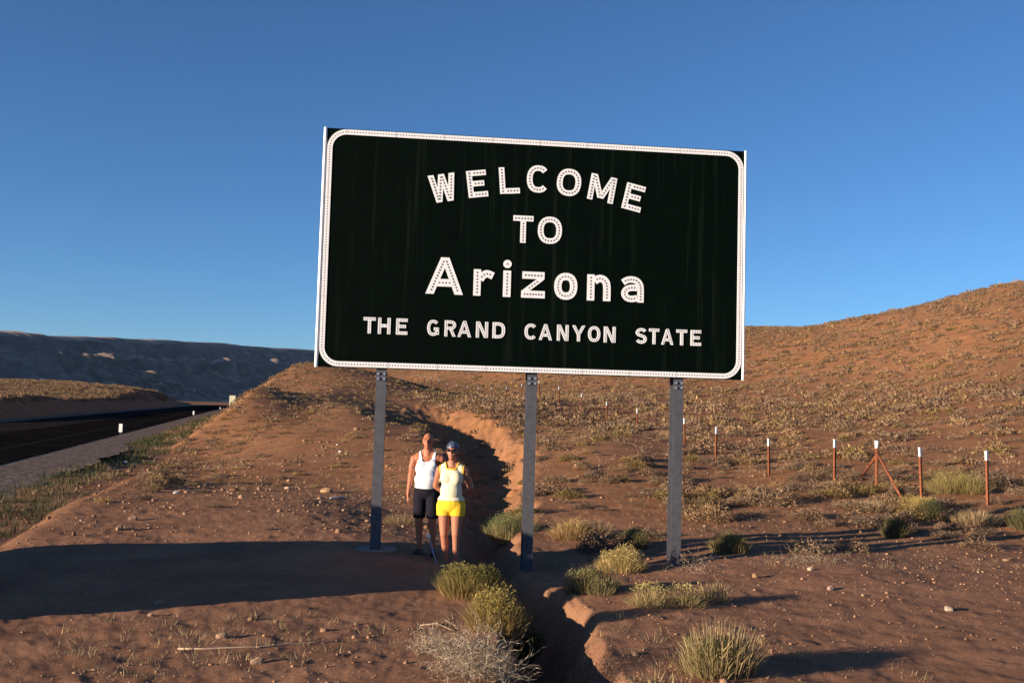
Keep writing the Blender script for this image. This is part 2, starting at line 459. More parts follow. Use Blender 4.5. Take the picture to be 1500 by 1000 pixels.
# ------------------------------------------------------------------ foliage builders
def blades(rng, n, R, H, width, lean=.5, cb=(.3, .2, .1), ct=(.1, .12, .05), jit=.2, droop=.15, root=.35, two=True, flat=0.0):
    """n upright tapering blades in a clump; returns V, F(tri), C"""
    a = rng.uniform(0, 2 * math.pi, n); rad = np.sqrt(rng.uniform(0, 1, n))
    rx, ry = rad * R * root * np.cos(a), rad * R * root * np.sin(a)
    L = H * rng.uniform(.55, 1.0, n) * (1 - .25 * rad ** 2)
    a2 = a + rng.normal(0, .5, n)
    ln = lean * rad * rng.uniform(.5, 1.3, n)
    dx, dy, dz = np.sin(ln) * np.cos(a2), np.sin(ln) * np.sin(a2), np.cos(ln)
    s = rng.uniform(0, 2 * math.pi, n); w = width * rng.uniform(.6, 1.4, n)
    sx, sy = np.cos(s) * w / 2, np.sin(s) * w / 2
    r0 = np.stack([rx, ry, np.full(n, -.03)], -1); sd_ = np.stack([sx, sy, sx * 0], -1)
    mid = r0 + np.stack([dx, dy, dz], -1) * (L * .6)[:, None]
    tip = r0 + np.stack([dx * 1.15, dy * 1.15, dz], -1) * L[:, None]; tip[:, 2] -= droop * L * np.sin(ln)
    tip[:, :2] += rng.normal(0, .04 * H, (n, 2))
    tone = rng.normal(1, jit, n).clip(.45, 1.7)[:, None]
    cb, ct = np.array(cb)[None] * tone, np.array(ct)[None] * tone
    k = np.arange(n)
    if two:
        V = np.stack([r0 - sd_ * .6, r0 + sd_ * .6, mid - sd_, mid + sd_, tip], 1).reshape(-1, 3)
        C = np.stack([cb, cb, cb * .45 + ct * .55, cb * .45 + ct * .55, ct], 1).reshape(-1, 3)
        b = k * 5
        F = np.concatenate([np.stack([b, b + 1, b + 3], -1), np.stack([b, b + 3, b + 2], -1), np.stack([b + 2, b + 3, b + 4], -1)])
    else:
        V = np.stack([r0 - sd_, r0 + sd_, tip], 1).reshape(-1, 3)
        C = np.stack([cb, cb, ct], 1).reshape(-1, 3); b = k * 3
        F = np.stack([b, b + 1, b + 2], -1)
    return V, F, C

def dome(rng, n, R, H, leaf, ca, cb, jit=.25):
    """rounded shrub: small leaf faces spread through a lumpy dome"""
    u = rng.normal(0, 1, (n, 3)); u[:, 2] = np.abs(u[:, 2]) * .9 + .05
    u /= np.linalg.norm(u, axis=1)[:, None]
    lump = 1 + .28 * np.sin(u[:, 0] * 4 + rng.uniform(0, 6)) * np.cos(u[:, 1] * 4 + rng.uniform(0, 6))
    rr = rng.uniform(.35, 1, n) ** .5 * lump
    P = u * rr[:, None] * np.array([R, R, H])[None]
    d1 = u + rng.normal(0, .6, (n, 3)); d1[:, 2] += .35; d1 /= np.linalg.norm(d1, axis=1)[:, None]
    d2 = np.cross(d1, rng.normal(0, 1, (n, 3))); d2 /= np.linalg.norm(d2, axis=1)[:, None] + 1e-6
    l = leaf * rng.uniform(.6, 1.5, n)[:, None]
    V = np.stack([P - d2 * l * .38, P + d2 * l * .38, P + d1 * l * 1.25], 1).reshape(-1, 3)
    mixv = rng.uniform(0, 1, (n, 1))
    c = (np.array(ca)[None] * (1 - mixv) + np.array(cb)[None] * mixv) * rng.normal(1, jit, (n, 1)).clip(.4, 1.7)
    C = np.repeat(c, 3, axis=0)
    return V, np.arange(3 * n).reshape(-1, 3), C

def join(parts):
    V, F, C, o = [], [], [], 0
    for v, f, c in parts:
        V.append(v); F.append(f + o); C.append(c); o += len(v)
    return np.vstack(V), np.vstack(F), np.vstack(C)

SAGE = [((.32, .205, .112), (.22, .140, .078)), ((.36, .235, .128), (.25, .160, .088)), ((.26, .175, .105), (.18, .122, .076)), ((.38, .245, .120), (.28, .172, .085))]
OLIVE = ((.22, .16, .068), (.28, .19, .075))
STRAW = ((.42, .275, .135), (.34, .215, .10))

SAGE = [tuple((c[0] * .86, c[1] * .86, c[2] * .98) for c in p) for p in SAGE]
OLIVE, STRAW = (tuple(tuple(v * .88 for v in c) for c in p) for p in (OLIVE, STRAW))

# ------------------------------------------------------------------ shrubs over the hills
def shrub_fields():
    rng = np.random.default_rng(7)
    # candidate spots, even over the land
    N = 165000
    r = np.sqrt(rng.uniform(17 ** 2, 320 ** 2, N)); a = rng.uniform(math.radians(-30), math.radians(31), N)
    x, y = r * np.sin(a), r * np.cos(a)
    lat = lateral(x, y)
    dens = np.where(r > 200, .8, np.where(r > 90, 1.65, np.where(r > 45, 1.35, 1.2)))
    clump = fbm(x / 7, y / 7, 61, 3)
    dens *= np.clip(.9 + .9 * clump, .3, 1.4)
    right = x > -1 + 0 * x
    dens = np.where(r < 21, dens * .10, dens)
    dens = np.where((r >= 21) & (r < 27) & (x > 4), dens * 1.5, dens)
    spur = (lat < 2.2) & (x < GULX(y) - 1.0)
    dens = np.where(spur & (r < 26), .05, np.where(spur & (r < 45), dens * .9, np.where(spur, dens * 1.7, dens)))
    dens = np.where((lat > 3) & (lat < 23), 0, dens)
    dens = np.where(gully(x, y) > .12, dens * .12, dens)
    area = .5 * math.radians(61) * (320 ** 2 - 17 ** 2); perc = area / N
    keep = rng.uniform(0, 1, N) < np.clip(dens * perc * .85, 0, 1)
    # left hill across the road, thinner sampling far away
    x, y, r, lat, spur = x[keep], y[keep], r[keep], lat[keep], spur[keep]
    z = height(x, y)
    # visibility: drop what terrain in front hides
    vis = np.ones(len(x), bool)
    for k in np.linspace(.15, .97, 26):
        zz = height(x * k, y * k); line = EYE[2] + (z + .55 - EYE[2]) * k
        vis &= ~(zz > line + .05)
    x, y, z, r, lat, spur = (q[vis] for q in (x, y, z, r, lat, spur))
    o = np.argsort(r); x, y, z, r, lat, spur = (q[o] for q in (x, y, z, r, lat, spur))
    size = rng.uniform(.15, .44, len(x)) * np.where(r > 200, 1.5, np.where(r > 45, 1.15, 1)) * np.where(spur, .58, 1.0) * np.where(rng.uniform(0, 1, len(x)) < .08, 1.4, 1)
    # variants
    var = []
    for i in range(9):
        ca, cb = (SAGE + [OLIVE, STRAW])[min(i % 6, 5)]
        parts = [dome(rng, 1000, 1.0, .72, .08, ca, cb), blades(rng, 380, 1.3, .95, .016, 1.25, cb, ca, two=False, root=.6)]
        var.append(mesh_np("sagebrush", *join(parts)[:2], FOL, False, join(parts)[2]) if False else parts)
    meshes = []
    for p in var:
        V, F, C = join(p); meshes.append(mesh_np("sagebrush", V, F, FOL, False, C))
    n_ind = min(290, len(x))
    TONE = ["tan", "pale tan", "brown", "golden tan", "olive brown", "straw coloured"]
    for i in range(n_ind):
        v = int(rng.integers(0, len(meshes)))
        ob = bpy.data.objects.new("sagebrush", meshes[v])
        s = size[i]
        ob.location = (x[i], y[i], z[i] - .04); ob.scale = (s, s * rng.uniform(.8, 1.2), s * rng.uniform(.7, 1.1)); ob.rotation_euler = (0, 0, rng.uniform(0, 6.28))
        link(ob)
        px = 750 + FPX * x[i] / y[i]
        if spur[i]: where = "on the bare earth spur left of the gully"
        elif px < 775: where = "between the gully and the middle sign post"
        elif px < 990: where = "on the slope between the middle and right sign posts"
        elif px < 1284: where = "between the right sign post and the braced fence post"
        else: where = "near the fence right of the braced fence post"
        big = "large" if s > .37 else "small" if s < .23 else "low"
        lab = big + " " + TONE[v % 6] + " shrub " + where
        tag(ob, lab, "shrub", lab.replace("shrub", "shrubs"))
    low = []
    for i in range(8):
        ca, cb = (SAGE + SAGE[:2] + [OLIVE, STRAW])[i]
        low.append(join([dome(rng, 42, 1.0, .66, .28, ca, cb), blades(rng, 9, 1.25, .9, .07, 1.2, cb, ca, two=False, root=.6)]))
    mid = []
    for i in range(8):
        ca, cb = (SAGE + SAGE[:2] + [OLIVE, STRAW])[i]
        mid.append(join([dome(rng, 150, 1.0, .68, .16, ca, cb), blades(rng, 46, 1.25, .9, .032, 1.2, cb, ca, two=False, root=.6)]))
    Vs, Fs, Cs, off = [], [], [], 0
    for i in range(n_ind, len(x)):
        V, F, C = (mid if r[i] < 50 else low)[int(rng.integers(0, 8))]
        t = rng.uniform(0, 6.28); c, s = math.cos(t), math.sin(t); k = size[i]; kz = k * rng.uniform(.75, 1.1)
        Vs.append(np.stack([(V[:, 0] * c - V[:, 1] * s) * k + x[i], (V[:, 0] * s + V[:, 1] * c) * k + y[i], V[:, 2] * kz + z[i] - .05], -1))
        Fs.append(F + off); Cs.append(C * rng.uniform(.8, 1.2)); off += len(V)
    print("shrubs", len(x))
    me = mesh_np("hillside_scrub", np.vstack(Vs), np.vstack(Fs), FOL, False, np.vstack(Cs))
    tag(obj("hillside_scrub", me), "dense low desert scrub covering the far hillsides", "scrub", kind="stuff")

def GULX(y): return np.interp(y, GUL[:, 1], GUL[:, 0])
shrub_fields()

# ------------------------------------------------------------------ stones, clods, dead grass
def stones():
    rng = np.random.default_rng(3)
    bm = bmesh.new(); bmesh.ops.create_icosphere(bm, subdivisions=1, radius=1)
    V0 = np.array([v.co for v in bm.verts]); F0 = np.array([[v.index for v in f.verts] for f in bm.faces]); bm.free()
    n = 17000
    r = np.exp(rng.uniform(math.log(6.5), math.log(48), n)); a = rng.uniform(math.radians(-29), math.radians(29), n)
    x, y = r * np.sin(a), r * np.cos(a); lat = lateral(x, y)
    keep = (lat < 5.0) & (fbm(x / 1.6, y / 1.6, 91, 3) > -.12)
    x, y, r = x[keep], y[keep], r[keep]; z = height(x, y); n = len(x)
    s = .0062 * np.exp(rng.normal(0, .55, n)) * np.clip(r / 14, .8, 2.2) * np.where((x < GULX(y)) & (r > 17), rng.uniform(.9, 1.9, n), rng.uniform(.7, 1.3, n))
    V = V0[None] * (1 + rng.uniform(-.3, .3, (n, len(V0), 1))) * (s[:, None] * rng.uniform(.6, 1.5, (n, 3)))[:, None, :]
    V[:, :, 2] *= .75
    V += np.stack([x, y, z + s * .25], -1)[:, None]
    F = F0[None] + (np.arange(n) * len(V0))[:, None, None]
    c = np.array([(.30, .17, .105), (.32, .185, .115), (.22, .12, .075), (.38, .26, .18)])[rng.choice(4, n, p=[.5, .25, .2, .05])] * rng.uniform(.75, 1.2, (n, 1))
    C = np.repeat(c, len(V0), axis=0)
    m = bpy.data.materials.new("stone"); m.use_nodes = True; nt = m.node_tree
    vc = nt.nodes.new("ShaderNodeVertexColor"); vc.layer_name = "tint"
    nt.links.new(vc.outputs[0], nt.nodes["Principled BSDF"].inputs[0]); nt.nodes["Principled BSDF"].inputs["Roughness"].default_value = 1
    nt.nodes["Principled BSDF"].inputs["Specular IOR Level"].default_value = .1
    tag(obj("pebbles", mesh_np("pebbles", V.reshape(-1, 3), F.reshape(-1, 3), m, False, C)), "loose pebbles and clods strewn over the brown dirt", "pebbles", kind="stuff")
    return m
STONE = stones()

def dead_grass():
    rng = np.random.default_rng(12); parts = []
    n = 5200
    r = np.exp(rng.uniform(math.log(7.5), math.log(110), n)); a = rng.uniform(math.radians(-28), math.radians(29), n)
    x, y = r * np.sin(a), r * np.cos(a); lat = lateral(x, y)
    dn = fbm(x / 3.2, y / 3.2, 55, 3) + np.where(x > .6, .16, np.where(r > 30, .3, np.where(r > 22, .12, -.25)))
    k = (lat < 3) & (dn > .08) & ((r < 48) | (x < GULX(y) - 1)); x, y, r = x[k], y[k], r[k]; z = height(x, y)
    for i in range(len(x)):
        h = rng.uniform(.05, .17) * (1 if r[i] < 30 else 1.6)
        cb, ct = [((.36, .24, .13), (.46, .34, .19)), ((.25, .17, .10), (.33, .25, .14)), ((.16, .14, .08), (.19, .18, .10))][int(rng.choice(3, p=[.45, .4, .15]))]
        V, F, C = blades(rng, int(rng.integers(9, 22)), rng.uniform(.06, .2), h, .009 * max(1, r[i] / 18), 1.1, cb, ct, root=.8, two=False)
        parts.append((V + np.array([x[i], y[i], z[i]]), F, C))
    V, F, C = join(parts)
    tag(obj("dead_grass", mesh_np("dead_grass", V, F, FOL, False, C)), "thin dead grass and weeds scattered over the dirt", "grass", kind="stuff")
    # green verge between gravel and cut bank
    parts = []; n = 2600
    s = 6 + 150 * rng.uniform(0, 1, n) ** 1.7; l = rng.uniform(3.55, 5.5, n)
    x = RE[0] * s + RN[0] * l; y = RE[1] * s + RN[1] * l; z = height(x, y)
    g = fbm(s / 3, l / 1.2, 71, 3)
    for i in range(n):
        if g[i] < -.22: continue
        grn = g[i] > -.05
        cb, ct = ((.06, .062, .03), (.085, .092, .045)) if grn else ((.22, .15, .08), (.26, .19, .10))
        V, F, C = blades(rng, 16, .28, rng.uniform(.12, .34), .018 * max(1, s[i] / 22), .9, cb, ct, root=.9, two=False)
        parts.append((V + np.array([x[i], y[i], z[i]]), F, C))
    V, F, C = join(parts)
    tag(obj("verge_grass", mesh_np("verge_grass", V, F, FOL, False, C)), "dull green grass strip beside the gravel shoulder", "grass", kind="stuff")
dead_grass()

# ------------------------------------------------------------------ single bushes one can point to
def bush(name, label, px, py, parts, cat="bush", d0=6.0, group=None):
    p = hit(px, py, d0)
    V, F, C = join(parts)
    o = obj(name, mesh_np(name, V, F, FOL, False, C), loc=(p[0], p[1], p[2] - .02))
    return tag(o, label, cat, group)
BR = np.random.default_rng(21)
def rabbit(R, H, n=900, ct=(.17, .17, .055), cb=(.34, .21, .10), lean=.6, w=.006):
    out = []
    for k in range(9):          # several stems bundles make the lumpy brush outline
        a = BR.uniform(0, 6.28); q = R * .62 * math.sqrt(BR.uniform(0, 1)); h = H * BR.uniform(.72, 1.08)
        V, F, C = blades(BR, n * 3 // 9, R * .5, h, w, lean, cb, ct, .22, .05, .75)
        out.append((V + np.array([q * math.cos(a), q * math.sin(a), 0]), F, C))
        V, F, C = dome(BR, n // 3, R * .42, h * .34, .013, ct, tuple(np.array(ct) * 1.3))
        out.append((V + np.array([q * math.cos(a), q * math.sin(a), h * .6]), F, C))
    return out
def straw(R, H, n=500, lean=.5, ct=(.42, .31, .16), cb=(.28, .19, .10), w=.006):
    return [blades(BR, n, R, H, w, lean, cb, ct, .2, .2, .6)]
def wiry(R, H, n=900, ca=(.42, .34, .25), cb=(.30, .23, .16)):
    """tangle of pale curved twigs"""
    parts = []
    for k in range(n // 6):
        a = BR.uniform(0, 6.28); u = BR.normal(0, 1, 3); u[2] = abs(u[2]); u /= np.linalg.norm(u)
        p = u * np.array([R, R, H]) * BR.uniform(.2, .85); d = BR.normal(0, 1, 3) + u * .8; d /= np.linalg.norm(d)
        Vs = []; Fs = []; tone = BR.uniform(.6, 1.35)
        for q in range(6):
            nrm = np.cross(d, BR.normal(0, 1, 3)); nrm /= np.linalg.norm(nrm) + 1e-6
            e = p + d * R * .14
            Vs += [p - nrm * .0026, p + nrm * .0026, e]; Fs.append([3 * q, 3 * q + 1, 3 * q + 2])
            p = e; d = d + BR.normal(0, .45, 3); d[2] -= .08; d /= np.linalg.norm(d)
        c = np.array(ca) * tone if BR.uniform() < .6 else np.array(cb) * tone
        parts.append((np.array(Vs), np.array(Fs), np.repeat(c[None], 18, axis=0)))
    return parts
bush("rabbitbrush", "tall olive green bush on the gully lip in front of the woman", 692, 872, rabbit(.40, .44, 1500, (.20, .17, .055)))
bush("rabbitbrush", "golden green bush right of the tall olive bush at the gully lip", 730, 922, rabbit(.32, .46, 1200, (.27, .205, .07)))
bush("rabbitbrush", "dark green bush low on the shaded gully side", 770, 960, rabbit(.3, .34, 700, (.09, .11, .04), (.15, .13, .07)))
bush("tumbleweed", "pale grey tangle of dry twigs at the bottom of the picture", 692, 988, wiry(.42, .36, 4200))
bush("tumbleweed", "small grey twig tangle left of the large pale tangle", 632, 955, wiry(.26, .2, 1500))
bush("straw_grass", "tall pale straw grass clump in the right foreground", 1055, 985, straw(.42, .56, 650, .42) + rabbit(.36, .32, 800, (.17, .155, .065), (.32, .22, .12)))
bush("straw_grass", "small yellow weed stalk right of the straw grass clump", 1172, 965, straw(.1, .24, 40, .5, (.5, .4, .14)))
bush("rabbitbrush", "tan and green bush just left of the middle sign post", 745, 790, rabbit(.5, .58, 1100, (.20, .20, .08), (.40, .28, .16)), d0=17)
bush("rabbitbrush", "large dry golden bush between the middle and right posts", 838, 788, straw(.5, .52, 900, .9, (.50, .34, .15)) + rabbit(.4, .4, 400, (.42, .28, .12)), d0=14)
bush("straw_grass", "grey tan dry bush behind the large golden bush", 872, 785, straw(.55, .45, 800, 1.0, (.40, .29, .17)), d0=14)
bush("rabbitbrush", "small upright green bush left of the right sign post", 932, 803, rabbit(.3, .42, 800, (.17, .145, .065), (.24, .18, .09), .5), d0=12)
bush("rabbitbrush", "round yellow flecked bush by the swale left of the right post", 906, 836, rabbit(.36, .42, 900, (.42, .32, .13), (.44, .29, .13)), d0=11)
bush("rabbitbrush", "green bush at the edge of the shaded gully below the yellow bush", 868, 868, rabbit(.36, .34, 900, (.19, .165, .075), (.27, .2, .11)), d0=10)
bush("rabbitbrush", "dark olive bush just right of the right sign post", 1066, 808, rabbit(.36, .42, 900, (.22, .18, .075), (.26, .18, .09)), d0=12)
bush("weed", "low yellow flowered weed in the right foreground below the right post", 975, 885, rabbit(.42, .3, 380, (.38, .30, .12), (.30, .21, .12), 1.1))
bush("straw_grass", "pale upright grass tuft right of the low yellow weed", 1046, 880, straw(.28, .34, 260, .4))
bush("dry_shrub", "grey dry twig spray at the foot of the right post", 1018, 838, wiry(.42, .2, 700, (.38, .28, .2)))
bush("dry_shrub", "pale flattened twig tangle right of the right post", 1190, 825, wiry(.5, .16, 700, (.40, .32, .21)))
bush("rabbitbrush", "small dark green bush in front of the two rightmost fence posts", 1314, 786, rabbit(.26, .4, 700, (.12, .105, .05), (.18, .14, .075)), d0=12)
bush("rabbitbrush", "dark bush cut by the right edge of the picture", 1497, 775, rabbit(.3, .5, 700, (.11, .10, .045), (.16, .13, .07)), d0=12)
bush("rabbitbrush", "golden mound bush between the brace post and its right neighbour", 1345, 752, rabbit(.55, .5, 900, (.36, .27, .09), (.34, .24, .12), 1.0), d0=14)
bush("rabbitbrush", "dark rounded bush beside the golden mound near the fence", 1366, 758, rabbit(.32, .42, 700, (.09, .09, .045), (.15, .12, .07), .9), d0=14)
bush("rabbitbrush", "broad yellow green bush right of the second fence post from the right", 1400, 722, rabbit(.75, .62, 1100, (.30, .24, .085), (.30, .22, .11), .95), d0=16)
bush("straw_grass", "straw coloured grass along the foot of the rightmost fence post", 1430, 765, straw(.8, .4, 900, .7, (.44, .32, .17)), d0=14)
bush("straw_grass", "straw grass patch under the brace post", 1270, 745, straw(.9, .34, 900, .8, (.42, .30, .18)), d0=14)
bush("straw_grass", "thin grass blades growing on the shaded dirt left of the olive bush", 633, 842, straw(.14, .34, 26, .4, (.30, .26, .13), (.2, .17, .09)))
bush("weed", "dry weed patch at the foot of the spur behind the man", 588, 768, straw(.5, .34, 500, .9, (.30, .22, .12)), d0=15.4)

# ------------------------------------------------------------------ the welcome sign
SY, SCX, SCY, SZB, SW, SH = math.radians(6.04), .35, 15.11, 2.73, 6.57, 3.6
SAX = np.array([math.cos(SY), math.sin(SY), 0]); SNO = np.array([math.sin(SY), -math.cos(SY), 0])
def on_sign(px, py):
    """sign face coordinates (along, height) of a point seen in the picture"""
    v = ray(px, py); c = np.array([SCX, SCY, 0]) + SNO * .0
    t = ((c - EYE) @ SNO) / (v @ SNO); p = EYE + v * t
    return np.array([(p - c) @ SAX, p[2]])

sign = empty("welcome_sign", (SCX, SCY, 0), SY)
tag(sign, "large dark green state welcome sign with white lettering on three steel posts", "road sign")
npan = 6; pw = SW / npan
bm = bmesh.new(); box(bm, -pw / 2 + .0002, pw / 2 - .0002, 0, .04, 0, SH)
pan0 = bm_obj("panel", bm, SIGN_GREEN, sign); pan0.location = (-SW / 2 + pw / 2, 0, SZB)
for i in range(1, npan):
    p = pan0.copy(); link(p, sign); p.location.x = -SW / 2 + pw * (i + .5)
# edge trims (half round extrusions)
for s, w in ((-1, .055), (1, .045)):
    bm = bmesh.new(); ring = []
    for z in (SZB - .004, SZB + SH + .004):
        r_ = [bm.verts.new((s * SW / 2 + (.0 if s < 0 else 0) + s * (-.002) + w / 2 * math.cos(a) * 1.0 - s * w * .35, .012 - .032 * math.sin(a), z)) for a in np.linspace(0, math.pi, 9)]
        r_ += [bm.verts.new((s * SW / 2 + s * (-.002) + dx - s * w * .35, .045, z)) for dx in (-w / 2, w / 2)]
        ring.append(r_)
    n = len(ring[0])
    for k in range(n): bm.faces.new((ring[0][k], ring[0][(k + 1) % n], ring[1][(k + 1) % n], ring[1][k]))
    bm.faces.new(ring[0][::-1]); bm.faces.new(ring[1])
    bm_obj("edge_trim", bm, ALU, sign)

def ribbon(bm, pts, w, y, th, closed=False):
    """flat bar along a polyline in the sign plane, front at -y-th"""
    P = [np.array(p, float) for p in pts]; n = len(P); L, R_ = [], []
    for i in range(n):
        a = P[i - 1] if (closed or i > 0) else None; b = P[(i + 1) % n] if (closed or i < n - 1) else None
        d1 = (P[i] - a) / np.linalg.norm(P[i] - a) if a is not None else None
        d2 = (b - P[i]) / np.linalg.norm(b - P[i]) if b is not None else None
        if d1 is None: d1 = d2
        if d2 is None: d2 = d1
        nn = np.array([-(d1 + d2)[1], (d1 + d2)[0]]); nn /= np.linalg.norm(nn)
        nd = np.array([-d1[1], d1[0]]); m = nn / max(.35, nn @ nd) * w / 2
        L.append(P[i] + m); R_.append(P[i] - m)
    poly_prism_strip(bm, L, R_, y, th, closed)

def poly_prism_strip(bm, L, R_, y, th, closed):
    fv = lambda q, yy: bm.verts.new((q[0], yy, q[1]))
    lf = [fv(q, -y - th) for q in L]; rf = [fv(q, -y - th) for q in R_]; lb = [fv(q, -y) for q in L]; rb = [fv(q, -y) for q in R_]
    n = len(L)
    for i in range(n if closed else n - 1):
        j = (i + 1) % n
        bm.faces.new((lf[i], lf[j], rf[j], rf[i])); bm.faces.new((lf[i], lb[i], lb[j], lf[j])); bm.faces.new((rf[i], rf[j], rb[j], rb[i]))
    if not closed:
        bm.faces.new((lf[0], rf[0], rb[0], lb[0])); bm.faces.new((lf[-1], lb[-1], rb[-1], rf[-1]))

def dots_along(pts, step, closed=False, inset=0.0):
    P = [np.array(p, float) for p in pts]
    if closed: P.append(P[0])
    seg = [np.linalg.norm(P[i + 1] - P[i]) for i in range(len(P) - 1)]; T = sum(seg)
    if T - 2 * inset <= 0: return [P[0] * .5 + P[-1] * .5]
    n = max(1, int(round((T - 2 * inset) / step))); out = []
    for k in range(n if closed else n + 1):
        s = inset + (T - 2 * inset) * k / n; i = 0
        while i < len(seg) - 1 and s > seg[i]: s -= seg[i]; i += 1
        out.append(P[i] + (P[i + 1] - P[i]) * s / seg[i])
    return out

def dot_mesh(name, dots, rad, y, parent):
    n = 6; V = []; F = []
    for k, d in enumerate(dots):
        for q in range(n):
            a = 2 * math.pi * q / n; V.append((d[0] + rad * math.cos(a), -y, d[1] + rad * math.sin(a)))
        V.append((d[0], -y - .004, d[1]))
        F += [(k * 7 + q, k * 7 + (q + 1) % n, k * 7 + 6) for q in range(n)]
    return tag(obj(name, mesh_np(name, V, F, BUTTON, True), parent), kind="stuff")

def arc(cx, cy, a, b, t0, t1, n=18, p=2.35):
    out = []
    for t in np.radians(np.linspace(t0, t1, n)):
        c, s = math.cos(t), math.sin(t)
        out.append((cx + a * math.copysign(abs(c) ** (2 / p), c), cy + b * math.copysign(abs(s) ** (2 / p), s)))
    return out
w_ = .2; h_ = w_ / 2
# strokes: ('l', points) bar, ('c', points) closed bar, ('d', p, q) slanted bar cut level at both ends
G = {
 'W': (1.02, [('d', (.115, 1), (.30, 0)), ('d', (.30, 0), (.51, 1)), ('d', (.51, 1), (.72, 0)), ('d', (.72, 0), (.905, 1))]),
 'E': (.72, [('l', [(.1, 0), (.1, 1)]), ('l', [(.2, .9), (.72, .9)]), ('l', [(.2, .51), (.62, .51)]), ('l', [(.2, .1), (.72, .1)])]),
 'L': (.70, [('l', [(.1, 0), (.1, 1)]), ('l', [(.2, .1), (.70, .1)])]),
 'C': (.80, [('l', arc(.41, .5, .31, .4, 42, 318, 24))]),
 'O': (.86, [('c', arc(.43, .5, .33, .4, 0, 345, 24))]),
 'M': (.98, [('l', [(.1, 0), (.1, 1)]), ('l', [(.88, 0), (.88, 1)]), ('d', (.125, 1), (.49, .12)), ('d', (.855, 1), (.49, .12))]),
 'T': (.74, [('l', [(0, .9), (.74, .9)]), ('l', [(.37, 0), (.37, .8)])]),
 'A': (.98, [('d', (.11, 0), (.49, 1)), ('d', (.87, 0), (.49, 1)), ('l', [(.27, .31), (.71, .31)])]),
 'H': (.78, [('l', [(.1, 0), (.1, 1)]), ('l', [(.68, 0), (.68, 1)]), ('l', [(.2, .51), (.58, .51)])]),
 'G': (.80, [('l', arc(.41, .5, .31, .4, 42, 338, 24)), ('l', [(.45, .43), (.80, .43)]), ('l', [(.70, .08), (.70, .33)])]),
 'R': (.80, [('l', [(.1, 0), (.1, 1)]), ('l', [(.2, .9), (.5, .9), (.62, .86), (.69, .77), (.69, .66), (.62, .56), (.5, .52), (.2, .52)]), ('d', (.45, .44), (.68, 0))]),
 'N': (.80, [('l', [(.1, 0), (.1, 1)]), ('l', [(.70, 0), (.70, 1)]), ('d', (.14, 1), (.66, 0))]),
 'D': (.80, [('l', [(.1, 0), (.1, 1)]), ('l', [(.2, .9), (.45, .9), (.60, .84), (.69, .7), (.70, .5), (.69, .3), (.60, .16), (.45, .1), (.2, .1)])]),
 'Y': (.90, [('d', (.11, 1), (.45, .40)), ('d', (.79, 1), (.45, .40)), ('l', [(.45, 0), (.45, .46)])]),
 'S': (.78, [('l', arc(.39, .70, .28, .2, 25, 190, 12, 2.1) + [(.2, .57), (.39, .51), (.58, .45)] + arc(.39, .30, .28, .2, 20, -160, 12, 2.1))]),
 'r': (.56, [('l', [(.1, 0), (.1, .72)]), ('l', [(.18, .44), (.26, .57), (.38, .62), (.54, .55)])]),
 'i': (.22, [('l', [(.11, 0), (.11, .72)]), ('o', (.11, .90), .115)]),
 'z': (.66, [('l', [(.02, .62), (.64, .62)]), ('l', [(0, .1), (.66, .1)]), ('d', (.53, .52), (.13, .2))]),
 'o': (.64, [('c', arc(.32, .36, .22, .27, 0, 345, 22))]),
 'n': (.64, [('l', [(.1, 0), (.1, .72)]), ('l', [(.2, .53), (.28, .61), (.38, .62), (.48, .57), (.54, .46), (.54, 0)])]),
 'a': (.62, [('l', [(.06, .54), (.16, .615), (.30, .635), (.43, .60), (.51, .50), (.53, .38), (.53, 0)]), ('l', [(.44, .40), (.28, .405), (.15, .36), (.09, .24), (.15, .12), (.28, .08), (.44, .12)])]),
}
def soften(pts, it=2):
    P = [np.array(p, float) for p in pts]
    if len(P) < 4 or len(P) > 10: return P
    for _ in range(it):
        Q = [P[0]]
        for a, b in zip(P[:-1], P[1:]): Q += [a * .75 + b * .25, a * .25 + b * .75]
        P = Q + [P[-1]]
    return P

